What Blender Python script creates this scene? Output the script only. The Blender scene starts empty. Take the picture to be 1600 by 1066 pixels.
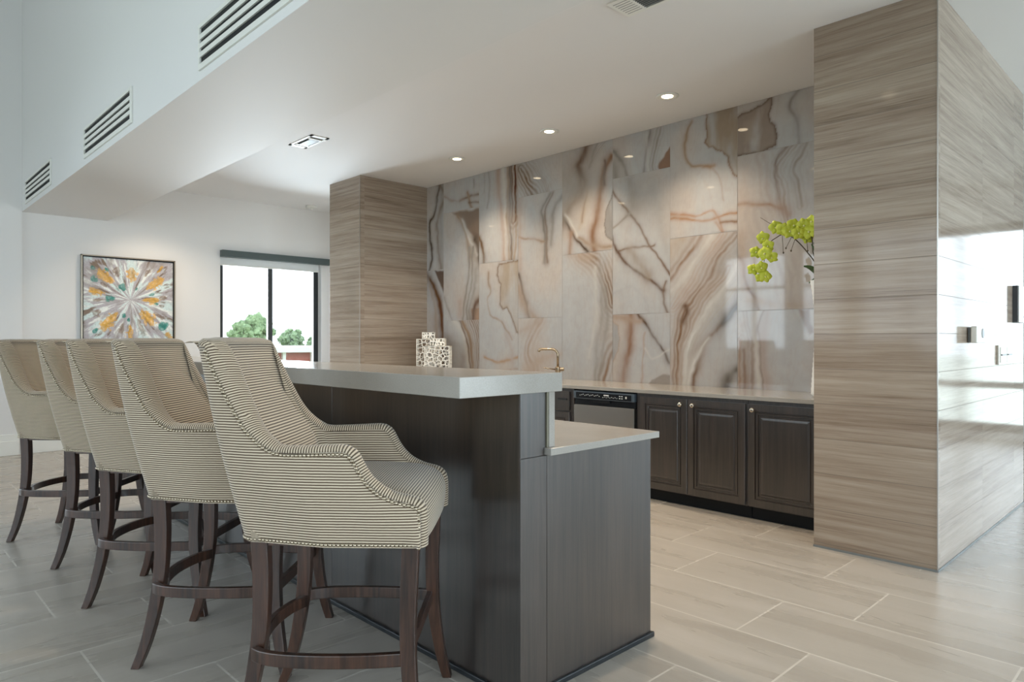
import bpy, math, random
import numpy as np
from mathutils import Vector, Matrix, noise as mnoise
R = math.radians
random.seed(7); rng = np.random.default_rng(5)
S = bpy.context.scene
COL = S.collection

# ------------------------------------------------------------------ camera, world, exposure
F_PX = 1075.0; CAM_H = 1.19
KX, KY = 0.69531, 0.71871            # camera right vector in the room's axes (onyx wall runs along X)
cd = bpy.data.cameras.new('camera'); cam = bpy.data.objects.new('camera', cd); COL.objects.link(cam)
cam.location = (0, 0, CAM_H); cam.rotation_euler = (R(90), 0, math.atan2(KY, KX))
cd.sensor_width = 36; cd.lens = 36*F_PX/1600; cd.clip_start = 0.05; cd.clip_end = 300
S.camera = cam
w = bpy.data.worlds.new('daylight'); S.world = w; w.use_nodes = True
bg = w.node_tree.nodes['Background']; bg.inputs[0].default_value = (0.83, 0.91, 1.0, 1); bg.inputs[1].default_value = 1.45
S.view_settings.view_transform = 'Standard'; S.view_settings.look = 'None'
S.view_settings.gamma = 1; S.view_settings.use_curve_mapping = False
S.view_settings.exposure = 0.98
S.cycles.max_bounces = 12; S.cycles.diffuse_bounces = 6; S.cycles.glossy_bounces = 5
S.cycles.transparent_max_bounces = 12; S.cycles.caustics_reflective = False; S.cycles.caustics_refractive = False
S.cycles.sample_clamp_indirect = 6

def window_light(loc, rot, sx, sy, power, colr=(0.82, 0.90, 1.0)):
    """daylight entering through a real window opening"""
    l = bpy.data.lights.new('window_daylight', 'AREA'); l.shape = 'RECTANGLE'; l.size = sx; l.size_y = sy
    l.energy = power; l.color = colr
    o = bpy.data.objects.new('window_daylight', l); COL.objects.link(o); o.location = loc; o.rotation_euler = rot
    return o
WL = 1.0
window_light((-3.0, -5.25, 1.75), (R(90), 0, 0), 10.5, 2.8, 185*WL)        # front glazing (behind the camera), shines +Y
window_light((4.25, 2.5, 1.5), (0, R(90), 0), 2.5, 14, 540*WL)          # side glazing, shines -X
window_light((1.5, 10.25, 1.35), (R(-90), 0, 0), 4.6, 2.4, 55*WL)        # end glazing, shines -Y
window_light((-9.1, -2.3, 1.7), (0, R(-90), 0), 2.5, 4.2, 60*WL)         # left glazing, shines +X
window_light((-9.0, 4.07, 1.45), (0, R(-90), 0), 1.7, 1.25, 100*WL)        # small window, shines +X

# ------------------------------------------------------------------ mesh collecting
class MB:
    def __init__(s): s.v = []; s.f = []
    def add(s, vs, fs):
        o = len(s.v); s.v += [tuple(p) for p in vs]; s.f += [tuple(i+o for i in f) for f in fs]; return s
    def box(s, x0, x1, y0, y1, z0, z1):
        v = [(x, y, z) for z in (z0, z1) for y in (y0, y1) for x in (x0, x1)]
        return s.add(v, [(0,2,3,1),(4,5,7,6),(0,1,5,4),(2,6,7,3),(0,4,6,2),(1,3,7,5)])
    def obox(s, c, ax, ay, az, hx, hy, hz):
        c = Vector(c); ax, ay, az = Vector(ax)*hx, Vector(ay)*hy, Vector(az)*hz
        v = [c+i*ax+j*ay+k*az for k in (-1,1) for j in (-1,1) for i in (-1,1)]
        return s.add(v, [(0,2,3,1),(4,5,7,6),(0,1,5,4),(2,6,7,3),(0,4,6,2),(1,3,7,5)])
    def lathe(s, prof, c=(0,0,0), n=24, axis='z', cap=True):
        c = Vector(c); vs = []; fs = []
        for (r, h) in prof:
            for i in range(n):
                a = 2*math.pi*i/n; p = (r*math.cos(a), r*math.sin(a), h)
                if axis == 'y': p = (p[0], -p[2], p[1])
                if axis == 'x': p = (p[2], p[0], p[1])
                vs.append(c+Vector(p))
        for j in range(len(prof)-1):
            for i in range(n):
                k = (i+1) % n; fs.append((j*n+i, j*n+k, (j+1)*n+k, (j+1)*n+i))
        if cap: fs.append(tuple(range(n))[::-1]); fs.append(tuple((len(prof)-1)*n+i for i in range(n)))
        return s.add(vs, fs)
    def tube(s, pts, rad, n=8, cap=True):
        pts = [Vector(p) for p in pts]; vs = []; fs = []
        rr = rad if isinstance(rad, (list, tuple)) else [rad]*len(pts)
        up = Vector((0,0,1)); t0 = (pts[1]-pts[0]).normalized()
        if abs(t0.dot(up)) > .95: up = Vector((1,0,0))
        nrm = (up - t0*up.dot(t0)).normalized()
        for i, p in enumerate(pts):
            t = (pts[min(i+1, len(pts)-1)]-pts[max(i-1, 0)]).normalized()
            nrm = (nrm - t*nrm.dot(t)).normalized(); b = t.cross(nrm)
            for k in range(n):
                a = 2*math.pi*k/n; vs.append(p+(nrm*math.cos(a)+b*math.sin(a))*rr[i])
        for j in range(len(pts)-1):
            for k in range(n):
                l = (k+1) % n; fs.append((j*n+k, j*n+l, (j+1)*n+l, (j+1)*n+k))
        if cap: fs.append(tuple(range(n))[::-1]); fs.append(tuple((len(pts)-1)*n+k for k in range(n)))
        return s.add(vs, fs)
    def sweep(s, pts, ax, ay, sizes):
        """rectangular section swept along pts; ax, ay fixed section axes or list of axes; sizes list of (half_x, half_y)"""
        vs = []; fs = []
        for i, p in enumerate(pts):
            a = Vector(ax[i] if isinstance(ax, list) else ax); b = Vector(ay[i] if isinstance(ay, list) else ay); p = Vector(p)
            hx, hy = sizes[i] if isinstance(sizes, list) else sizes
            for (u, v) in ((-1,-1),(1,-1),(1,1),(-1,1)): vs.append(p+a*u*hx+b*v*hy)
        for j in range(len(pts)-1):
            for k in range(4):
                l = (k+1) % 4; fs.append((j*4+k, j*4+l, (j+1)*4+l, (j+1)*4+k))
        fs.append((3,2,1,0)); n = (len(pts)-1)*4; fs.append((n,n+1,n+2,n+3))
        return s.add(vs, fs)
    def grid(s, rows):
        nr, nc = len(rows), len(rows[0]); vs = [p for r in rows for p in r]
        return s.add(vs, [(j*nc+i, j*nc+i+1, (j+1)*nc+i+1, (j+1)*nc+i) for j in range(nr-1) for i in range(nc-1)])
    def build(s, name, mat, parent=None, smooth=False, bevel=0, seg=2, fix=True, auto=None):
        me = bpy.data.meshes.new(name); off = Vector(parent.location) if parent and parent.parent is None and not parent.get('_mesh') else (parent['_off'] if parent and '_off' in parent else (0,0,0))
        off = Vector(off)
        me.from_pydata([tuple(Vector(p)-off) for p in s.v], [], s.f); me.update()
        if fix:
            import bmesh
            bm = bmesh.new(); bm.from_mesh(me); bmesh.ops.recalc_face_normals(bm, faces=bm.faces); bm.to_mesh(me); bm.free()
        if mat: me.materials.append(mat)
        if smooth: me.polygons.foreach_set('use_smooth', [True]*len(me.polygons))
        o = bpy.data.objects.new(name, me); COL.objects.link(o)
        if parent:
            o.parent = parent
            o['_off'] = tuple(off)
        if bevel:
            b = o.modifiers.new('bevel', 'BEVEL'); b.width = bevel; b.segments = seg; b.limit_method = 'ANGLE'; b.angle_limit = R(40)
            b.harden_normals = False
        if auto is not None:
            me.polygons.foreach_set('use_smooth', [True]*len(me.polygons)); me.set_sharp_from_angle(angle=R(auto))
        return o

def thing(name, label, cat, loc=(0,0,0), group=None):
    o = bpy.data.objects.new(name, None); COL.objects.link(o); o.location = loc; o.empty_display_size = .1
    o['label'] = label; o['category'] = cat
    if group: o['group'] = group
    return o
def tag(o, label, cat, group=None, kind=None):
    o['label'] = label; o['category'] = cat
    if group: o['group'] = group
    if kind: o['kind'] = kind
    return o
def struct(o, label=None):
    o['kind'] = 'structure'
    if label: o['label'] = label
    return o
def smooth_path(pts, n=6):
    """Catmull-Rom through pts"""
    P = [Vector(p) for p in pts]; out = []
    for i in range(len(P)-1):
        p0 = P[max(i-1,0)]; p1 = P[i]; p2 = P[i+1]; p3 = P[min(i+2, len(P)-1)]
        for k in range(n):
            t = k/n
            out.append(.5*((2*p1)+(p2-p0)*t+(2*p0-5*p1+4*p2-p3)*t*t+(3*p1-p0-3*p2+p3)*t**3))
    out.append(P[-1]); return out
def lin(c):
    c = [x/255 for x in c]
    return tuple((x/12.92 if x <= .04045 else ((x+.055)/1.055)**2.4) for x in c)

# ------------------------------------------------------------------ materials
class NT:
    def __init__(s, name):
        s.m = bpy.data.materials.new(name); s.m.use_nodes = True; s.t = s.m.node_tree; s.t.nodes.clear()
        s.out = s.t.nodes.new('ShaderNodeOutputMaterial'); s.b = s.t.nodes.new('ShaderNodeBsdfPrincipled')
        s.t.links.new(s.b.outputs[0], s.out.inputs[0])
    def n(s, typ, ins=None, **props):
        nd = s.t.nodes.new('ShaderNode'+typ)
        for k, v in props.items(): setattr(nd, k, v)
        for k, v in (ins or {}).items():
            if isinstance(v, tuple) and len(v) == 2 and hasattr(v[0], 'outputs'): s.t.links.new(v[0].outputs[v[1]], nd.inputs[k])
            elif hasattr(v, 'outputs'): s.t.links.new(v.outputs[0], nd.inputs[k])
            else: nd.inputs[k].default_value = v
        return nd
    def set(s, **kw):
        for k, v in kw.items():
            k = k.replace('_', ' ')
            if hasattr(v, 'outputs'): s.t.links.new(v.outputs[0], s.b.inputs[k])
            elif isinstance(v, tuple) and len(v) == 2: s.t.links.new(v[0].outputs[v[1]], s.b.inputs[k])
            else: s.b.inputs[k].default_value = v
        return s
    def obj(s): return (s.n('TexCoord'), 'Object')
    def map(s, scale, src=None, loc=(0,0,0), rot=(0,0,0)):
        return s.n('Mapping', {'Vector': src or s.obj(), 'Scale': scale, 'Location': loc, 'Rotation': rot})
    def noise(s, vec, scale=1., detail=4., rough=.55, dist=0.):
        return s.n('TexNoise', {'Vector': vec, 'Scale': scale, 'Detail': detail, 'Roughness': rough, 'Distortion': dist})
    def ramp(s, fac, stops):
        r = s.n('ValToRGB', {'Fac': fac}); e = r.color_ramp.elements
        while len(e) < len(stops): e.new(.5)
        for el, (p, c) in zip(e, stops): el.position = p; el.color = (*c[:3], 1)
        return r
    def mix(s, fac, a, b, blend='MIX'):
        m = s.t.nodes.new('ShaderNodeMix'); m.data_type = 'RGBA'; m.blend_type = blend
        for i, v in ((0, fac), (6, a), (7, b)):
            if hasattr(v, 'outputs'): s.t.links.new(v.outputs[2 if v.bl_idname == 'ShaderNodeMix' else 0], m.inputs[i])
            elif isinstance(v, tuple) and len(v) == 2: s.t.links.new(v[0].outputs[v[1]], m.inputs[i])
            else: m.inputs[i].default_value = v if i == 0 else (*v[:3], 1)
        return (m, 2)
    def math(s, op, a, b=0., c=None):
        d = {0: a, 1: b}
        if c is not None: d[2] = c
        return s.n('Math', d, operation=op)
    def bump(s, h, strength=.2, dist=.002):
        return s.n('Bump', {'Height': h, 'Strength': strength, 'Distance': dist})

def plain(name, rgb, rough=.5, metal=0., bump=0, spec=.5, coat=0, srgb=True):
    t = NT(name); t.set(Base_Color=(*(lin(rgb) if srgb else rgb), 1), Roughness=rough, Metallic=metal, Specular_IOR_Level=spec, Coat_Weight=coat)
    if bump:
        t.set(Normal=t.bump(t.noise(t.obj(), 60, 3), bump, .002))
    else:   # faint unevenness of the finish
        nz = t.noise(t.obj(), 9, 2); t.set(Roughness=t.n('MapRange', {'Value': nz, 'To Min': max(0, rough-.03), 'To Max': rough+.03}))
    return t.m
M = {}
M['paint'] = plain('wall_paint', (226, 225, 224), .6, bump=.04)
M['ceil'] = plain('ceiling_paint', (228, 227, 226), .7, bump=.03)
M['trimwhite'] = plain('white_trim_paint', (235, 235, 230), .35)
M['whitemetal'] = plain('white_metal', (228, 228, 222), .4)
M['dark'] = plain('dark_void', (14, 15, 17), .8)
M['blackmetal'] = plain('black_window_metal', (33, 37, 40), .35)
M['blind'] = plain('grey_blind_cassette', (72, 84, 84), .5)
M['shade'] = plain('white_shade_cloth', (225, 228, 228), .8)
M['chrome'] = plain('satin_nickel', (196, 186, 170), .22, 1)
M['bronze'] = plain('champagne_bronze', (178, 160, 136), .25, 1)
M['steel'] = plain('brushed_steel', (176, 172, 166), .32, 1)
M['blackplastic'] = plain('black_gloss_plastic', (24, 27, 31), .2)
M['slate'] = plain('slate_blue_plastic', (70, 82, 92), .3)
M['whitemark'] = plain('light_print', (210, 212, 210), .5)
M['ceramic'] = plain('white_ceramic', (236, 232, 222), .35)
M['pewter'] = plain('antique_pewter_nail', (176, 164, 144), .3, 1)
M['whiteplastic'] = plain('white_plastic', (228, 226, 218), .35)
M['greyplastic'] = plain('grey_plastic', (120, 124, 124), .4)
M['frame'] = plain('champagne_frame', (160, 150, 135), .3, .6)
M['petal'] = plain('lime_petal', (196, 204, 62), .5)
M['petalc'] = plain('pale_petal_centre', (226, 226, 150), .5)
M['stem'] = plain('plant_stem', (74, 62, 40), .6)
M['leaf'] = plain('orchid_leaf', (48, 78, 34), .4)
M['brickx'] = plain('red_brick', (168, 92, 76), .9, bump=.3)
M['roofx'] = plain('white_fascia', (232, 228, 224), .7)

# glass: thin clear pane
t = NT('window_glass'); t.t.nodes.remove(t.b)
fr = t.n('Fresnel', {'IOR': 1.45}); tr = t.n('BsdfTransparent', {'Color': (.93, .96, .96, 1)}); gl = t.n('BsdfGlossy', {'Roughness': .0})
mx = t.n('MixShader', {0: fr, 1: tr, 2: gl}); t.t.links.new(mx.outputs[0], t.out.inputs[0]); M['glass'] = t.m
# lamp lens
t = NT('lamp_lens'); t.set(Base_Color=(1, .95, .85, 1), Emission_Color=(1, .80, .54, 1), Emission_Strength=6.); M['lens'] = t.m

def wood(name, dark, light, rough, axis='z', scale=1., spec=.5, coat=0.):
    t = NT(name); sc = {'z': (55, 55, 2.2), 'x': (2.2, 55, 55), 'y': (55, 2.2, 55)}[axis]
    n1 = t.noise(t.map(tuple(a*scale for a in sc)), 1, 5, .65, .3)
    n2 = t.noise(t.map(tuple(a*scale*.12 for a in sc)), 1, 3, .5, .5)
    f = t.math('MULTIPLY', n1, t.math('ADD', n2, .5))
    r = t.ramp(f, [(.33, lin(dark)), (.68, lin(light))])
    t.set(Base_Color=r, Roughness=t.n('MapRange', {'Value': n1, 'To Min': rough-.04, 'To Max': rough+.06}), Normal=t.bump(n1, .12, .001), Specular_IOR_Level=spec, Coat_Weight=coat, Coat_Roughness=.2)
    return t.m
M['wood'] = wood('espresso_wood', (26, 21, 18), (56, 46, 40), .34, 'z', spec=1., coat=.6)
M['legwood'] = wood('walnut_leg_wood', (27, 18, 14), (74, 49, 37), .3, 'z', 1.2, coat=.25)

def quartz(name, a, b, rough):
    t = NT(name); n1 = t.noise(t.obj(), 260, 2, .7); n2 = t.noise(t.obj(), 5, 3)
    f = t.mix(.5, t.ramp(n1, [(.35, lin(a)), (.65, lin(b))]), t.ramp(n2, [(.3, lin(a)), (.7, lin(b))]))
    t.set(Base_Color=f, Roughness=rough); return t.m
M['quartz'] = quartz('grey_quartz', (148, 144, 137), (165, 161, 154), .16)

# stone tile cladding: long horizontal grain, joints every 0.2 m and every 0.9 m along Y
def cladding(name):
    t = NT(name); geo = t.n('NewGeometry'); sep = t.n('SeparateXYZ', {0: (geo, 'Position')})
    z, y = (sep, 'Z'), (sep, 'Y')
    zz = t.math('DIVIDE', t.math('SUBTRACT', z, .03), .2); row = t.math('FLOOR', zz); fz = t.math('FRACT', zz)
    yy = t.math('DIVIDE', t.math('SUBTRACT', y, .47), .902); colm = t.math('FLOOR', yy); fy = t.math('FRACT', yy)
    cell = t.math('ADD', t.math('MULTIPLY', row, 3.71), t.math('MULTIPLY', colm, 7.3))
    white = t.n('TexWhiteNoise', {'W': cell}, noise_dimensions='1D')
    band = t.n('TexWhiteNoise', {'W': t.math('FLOOR', t.math('DIVIDE', t.math('SUBTRACT', z, .03), .6))}, noise_dimensions='1D')
    off = t.n('CombineXYZ', {0: t.math('MULTIPLY', (white, 'Value'), 9.), 1: t.math('MULTIPLY', (white, 'Value'), 5.), 2: 0.})
    pos = t.n('VectorMath', {0: (geo, 'Position'), 1: (off, 0)}, operation='ADD')
    a = t.noise(t.map((.9, .9, 30), (pos, 0)), 1, 7, .66, .15)
    b = t.noise(t.map((4, 4, 170), (pos, 0)), 1, 5, .75, .1)
    c = t.noise(t.map((.25, .25, 6), (geo, 'Position')), 1, 3, .5, .2)
    f = t.math('ADD', t.math('MULTIPLY', a, .5), t.math('ADD', t.math('MULTIPLY', b, .27), t.math('MULTIPLY', c, .23)))
    f = t.math('ADD', f, t.math('MULTIPLY', t.math('SUBTRACT', (white, 'Value'), .5), .05))
    f = t.math('ADD', f, t.math('MULTIPLY', t.math('SUBTRACT', (band, 'Value'), .5), .04))
    colr = t.ramp(f, [(.30, lin((104, 88, 75))), (.42, lin((138, 122, 107))), (.53, lin((158, 144, 129))), (.67, lin((176, 164, 149)))])
    e1 = t.math('LESS_THAN', t.math('MINIMUM', fz, t.math('SUBTRACT', 1., fz)), .009)
    e2 = t.math('LESS_THAN', t.math('MINIMUM', fy, t.math('SUBTRACT', 1., fy)), .0022)
    e2 = t.math('MULTIPLY', e2, t.math('GREATER_THAN', y, 4.5)); e = t.math('MULTIPLY', t.math('MAXIMUM', e1, e2), .55)
    t.set(Base_Color=t.mix(e, colr, lin((105, 98, 90))), Roughness=t.n('MapRange', {'Value': b, 'To Min': .05, 'To Max': .12}), Normal=t.bump(t.math('SUBTRACT', b, t.math('MULTIPLY', e, 2.)), .05, .001), Specular_IOR_Level=t.math('SUBTRACT', .22, t.math('MULTIPLY', e, .38)))
    return t.m
M['clad'] = cladding('wood_grain_stone_cladding')

def floor_mat(name, rot, loc, offs):
    t = NT(name); geo = t.n('NewGeometry')
    v = t.n('Mapping', {'Vector': (geo, 'Position'), 'Rotation': (0, 0, rot)})
    v2 = t.n('VectorMath', {0: (v, 0), 1: loc}, operation='ADD')
    br = t.n('TexBrick', {'Vector': (v2, 0), 'Color1': (0, 0, 0, 1), 'Color2': (1, 1, 1, 1), 'Mortar': (0, 0, 0, 1), 'Scale': 1., 'Mortar Size': .0042, 'Mortar Smooth': .1, 'Bias': 0., 'Brick Width': .885, 'Row Height': .445}, offset=offs, offset_frequency=2)
    shift = t.n('VectorMath', {0: (br, 'Color'), 1: (7., 3., 0)}, operation='MULTIPLY')
    v3 = t.n('VectorMath', {0: (v2, 0), 1: (shift, 0)}, operation='ADD')
    a = t.noise(t.map((1.1, 7, 1), (v3, 0)), 1, 4, .5, .8)
    b = t.noise(t.map((9, 70, 1), (v3, 0)), 1, 4, .6)
    f = t.math('ADD', t.math('MULTIPLY', a, .8), t.math('MULTIPLY', b, .2))
    f = t.math('ADD', f, t.math('MULTIPLY', t.math('SUBTRACT', (br, 'Color'), .5), .05))
    colr = t.ramp(f, [(.3, lin((164, 156, 146))), (.5, lin((174, 167, 157))), (.7, lin((182, 175, 166)))])
    t.set(Base_Color=t.mix((br, 'Fac'), colr, lin((204, 198, 188))), Roughness=t.n('MapRange', {'Value': a, 'To Min': .22, 'To Max': .34}),
          Normal=t.bump(t.math('SUBTRACT', b, t.math('MULTIPLY', (br, 'Fac'), 1.)), .06, .001), Specular_IOR_Level=.45)
    return t.m
M['floorA'] = floor_mat('floor_tile_along_onyx_wall', 0, (1.395+.885*20, -3.08+.445*40, 0), .66)
M['floorB'] = floor_mat('floor_tile_along_seating', R(90), (0, 0, 0), .62)
# seating side: x' = Y - .645, y' = X + 3.492 ; rotate +90 maps (x,y)->(-y,x), so mirror through location
t = M['floorB'].node_tree
for nd in t.nodes:
    if nd.type == 'MAPPING' and abs(nd.inputs['Rotation'].default_value[2]-R(90)) < 1e-3:
        nd.inputs['Rotation'].default_value = (0, 0, R(90)); nd.inputs['Scale'].default_value = (1, -1, 1)
    if nd.type == 'VECT_MATH' and nd.operation == 'ADD' and not nd.inputs[1].is_linked:
        nd.inputs[1].default_value = (-.645+.885*20, 3.492+.445*40, 0)

# striped upholstery driven by the woven rib coordinate stored on the mesh
t = NT('striped_upholstery'); at = t.n('Attribute', attribute_name='rib')
nz = t.noise(t.obj(), 900, 2); nzl = t.noise(t.obj(), 30, 2)
ph = t.math('ADD', t.math('MULTIPLY', (at, 'Fac'), 2*math.pi/.0078), t.math('MULTIPLY', nzl, .9))
sn = t.math('SINE', ph)
st = t.n('MapRange', {'Value': sn, 'From Min': -.25, 'From Max': .4, 'To Min': 0., 'To Max': 1.})
c1 = t.mix(nz, lin((182, 166, 143)), lin((208, 194, 171)))
cc = t.mix(st, c1, lin((86, 72, 58)))
t.set(Base_Color=cc, Roughness=.85, Normal=t.bump(t.math('SUBTRACT', t.math('MULTIPLY', nz, .15), t.math('MULTIPLY', sn, .5)), .5, .0012), Sheen_Weight=.25, Sheen_Roughness=.5, Specular_IOR_Level=.2)
M['fabric'] = t.m

def attr_mat(name, rough, noise_amt=.06, scale=30, coat=0., bump=0.):
    t = NT(name); at = t.n('Attribute', attribute_name='paint'); nz = t.noise(t.obj(), scale, 5, .6)
    k = t.n('MapRange', {'Value': nz, 'From Min': .25, 'From Max': .75, 'To Min': 1-noise_amt, 'To Max': 1+noise_amt})
    v = t.n('VectorMath', {0: (at, 'Color'), 'Scale': (k, 0)}, operation='SCALE')
    t.set(Base_Color=(v, 0), Roughness=rough, Coat_Weight=coat, Coat_Roughness=.01)
    if bump: t.set(Normal=t.bump(nz, bump, .002))
    return t.m
M['onyx'] = attr_mat('onyx_slab', .045, .05, 14)
M['canvas'] = attr_mat('oil_paint', .45, .18, 90, bump=.6)
t = NT('foliage'); nz = t.noise(t.obj(), 2.2, 5, .7)
t.set(Base_Color=t.ramp(nz, [(.35, lin((96, 124, 84))), (.65, lin((168, 190, 146)))]), Roughness=.9); M['foliage'] = t.m
t = NT('grass'); nz = t.noise(t.obj(), .4, 5, .7)
t.set(Base_Color=t.ramp(nz, [(.35, lin((110, 128, 78))), (.65, lin((150, 158, 112)))]), Roughness=1.); M['grass'] = t.m
M['bark'] = plain('bark', (84, 68, 52), .9, bump=.4)

# ------------------------------------------------------------------ room shell
def wall_holes(axis, c0, c1, u0, u1, z0, z1, holes):
    """slab between c0..c1 on `axis`, spanning u and z, with rectangular openings (ua, ub, za, zb)"""
    us = sorted({u0, u1, *[h[0] for h in holes], *[h[1] for h in holes]}); zs = sorted({z0, z1, *[h[2] for h in holes], *[h[3] for h in holes]})
    us = [u for u in us if u0 <= u <= u1]; zs = [z for z in zs if z0 <= z <= z1]; m = MB()
    for a, b in zip(us, us[1:]):
        for c, d in zip(zs, zs[1:]):
            if any(h[0] < (a+b)/2 < h[1] and h[2] < (c+d)/2 < h[3] for h in holes): continue
            if axis == 'x': m.box(c0, c1, a, b, c, d)
            else: m.box(a, b, c0, c1, c, d)
    return m
XL = -8.8; YW = 4.93; ZC = 3.0; ZH = 5.2
m = MB(); m.add([(XL-.3, -5.3, 0), (4.3, -5.3, 0), (4.3, 1.6, 0), (XL-.3, 1.6, 0), (4.3, 10.3, 0), (XL-.3, 10.3, 0)], [(0,1,2,3), (3,2,4,5)])
fl = m.build('floor', M['floorB'], fix=False); fl.data.materials.append(M['floorA']); fl.data.polygons[1].material_index = 1; struct(fl)
m = MB(); m.box(XL-.3, 4.3, 2.13, 10.3, ZC, ZC+.2)
struct(m.build('ceiling', M['ceil']))
m = MB(); m.box(XL-.3, 4.3, -5.3, 1.34, ZH, ZH+.2)
struct(m.build('ceiling', M['ceil']), 'high ceiling over the open seating side')
m = MB(); m.box(XL-.05, 4.3, 1.328, 2.13, 2.552, ZH+.1)
struct(m.build('trim_1', M['paint'], bevel=.003), 'deep white soffit running over the bar')
# left wall: painting wall and, towards the camera side, its slightly proud neighbour with big glazing
WIN = (3.39, 4.79, .45, 2.33)
struct(wall_holes('x', XL-.25, XL, 1.31, 10.3, 0, ZC+.1, [WIN]).build('wall_left', M['paint']))
LW = [(-4.4, -2.5, .45, 3.0), (-2.2, -.3, .45, 3.0)]
struct(wall_holes('x', XL-.25, XL+.035, -5.3, 1.3275, 0, ZH, LW).build('wall_left', M['paint']))
m = MB(); m.box(XL, XL+.015, 1.325, 10.3, 0, .2).box(XL, XL+.022, 1.325, 10.3, 0, .13)
struct(m.build('baseboard_left', M['trimwhite'], bevel=.004))
m = MB(); m.box(XL+.035, XL+.05, -5.0, 1.30, 0, .22).box(XL+.035, XL+.057, -5.0, 1.30, 0, .15)
struct(m.build('baseboard_left', M['trimwhite'], bevel=.004))
FW = [(-8.3+i*1.85, -8.3+i*1.85+1.6, .35, 3.2) for i in range(6)]
struct(wall_holes('y', -5.3, -5.0, XL-.3, 4.3, 0, ZH, FW).build('wall_front', M['paint']))
RW = [(-4.5+i*2.6, -4.5+i*2.6+2.2, .4, 3.0) for i in range(2)] + [(1.9+i*2.7, 1.9+i*2.7+2.3, .2, 2.6) for i in range(3)]
struct(wall_holes('x', 4.0, 4.3, -5.3, 10.3, 0, ZH, RW).build('wall_right', M['paint']))
BW = [(-.9, 3.8, .08, 2.62)]
struct(wall_holes('y', 10.0, 10.3, XL-.3, 4.3, 0, ZC+.1, BW).build('wall_back', M['paint']))
# plain wall between bar and the rooms beyond, behind the stone pillars
m = MB(); m.box(XL, -7.19, YW+.02, YW+.2, 0, ZC).box(-6.54, -1.65, YW+.021, YW+.2, 0, ZC)
struct(m.build('wall_back', M['paint']), 'white wall behind the onyx slabs')

def glazing(idx, axis, c, rect, nu, zs, fw=.06, label=None, mat='blackmetal'):
    """black framed fixed window filling an opening; zs = heights of the transoms"""
    u0, u1, z0, z1 = rect; m = MB(); d = .05
    def bar(a, b, p, q):
        if axis == 'x': m.box(c-d/2, c+d/2, a, b, p, q)
        else: m.box(a, b, c-d/2, c+d/2, p, q)
    bar(u0, u0+fw, z0, z1); bar(u1-fw, u1, z0, z1); bar(u0+fw, u1-fw, z0, z0+fw); bar(u0+fw, u1-fw, z1-fw, z1)
    for i in range(1, nu):
        u = u0+(u1-u0)*i/nu; bar(u-fw*.45, u+fw*.45, z0+fw, z1-fw)
    for z in zs: bar(u0+fw, u1-fw, z-fw*.4, z+fw*.4)
    o = m.build('window_%d' % idx, M[mat]); struct(o, label)
    g = MB()
    if axis == 'x': g.box(c-.004, c+.004, u0+fw*.5, u1-fw*.5, z0+fw*.5, z1-fw*.5)
    else: g.box(u0+fw*.5, u1-fw*.5, c-.004, c+.004, z0+fw*.5, z1-fw*.5)
    g.build('pane', M['glass'], o)
    return o
wi = 1
glazing(wi, 'x', XL-.12, (3.39, 4.79, .45, 2.33), 2, [], .07, 'black framed window beside the stone pillar')
for r in LW: wi += 1; glazing(wi, 'x', XL-.12, r, 2, [2.4], .07)
for r in FW: wi += 1; glazing(wi, 'y', -5.15, r, 2, [1.0, 2.4], .08)
for r in RW: wi += 1; glazing(wi, 'x', 4.15, r, 2, [1.0], .07)
for r in BW: wi += 1; glazing(wi, 'y', 10.15, r, 4, [.65], .1)
# roller blind over the small window
b = thing('roller_blind', 'grey roller blind cassette with a short white shade above the far window', 'blind', (XL+.04, 4.12, 2.25))
m = MB(); m.box(XL+.002, XL+.085, 3.385, 4.90, 2.252, 2.337); m.build('cassette', M['blind'], b, bevel=.004)
m = MB(); m.box(XL-.06, XL-.055, 3.40, 4.78, 2.17, 2.26); m.build('shade_cloth', M['shade'], b)
m = MB(); m.box(XL-.068, XL-.047, 3.40, 4.78, 2.155, 2.172); m.build('bottom_bar', M['whitemetal'], b)

# ------------------------------------------------------------------ stone pillars
p = MB(); p.box(-7.19, -6.54, 4.02, YW+.02, 0, ZC); struct(p.build('wall_left_pillar', M['clad'], bevel=.002), 'pillar clad in wood-grain stone at the left end of the counter')
p = MB(); p.box(-1.65, -1.02, 4.03, 6.215, 0, ZC); struct(p.build('wall_right_pillar', M['clad'], bevel=.002), 'wide pillar clad in glossy wood-grain stone at the right')
m = MB(); m.box(-1.652, -1.018, 4.026, 4.032, 0, .012).box(-1.022, -1.016, 4.03, 6.215, 0, .012)
struct(m.build('trim_2', M['greyplastic']), 'thin grey joint at the foot of the right pillar')
m = MB()
for (x, y) in ((-1.02, 4.03),): m.box(x-.003, x+.0025, y-.0025, y+.003, 0, ZC)
struct(m.build('trim_3', M['steel']), 'slim metal corner strip of the right pillar')
m = MB(); m.box(-6.543, -6.5375, 4.0175, 4.023, 0, ZC)
struct(m.build('trim_4', M['steel']), 'slim metal corner strip of the left pillar')
m = MB(); m.box(-1.02, 4.0, 7.6, 7.8, 0, ZC)

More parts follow.
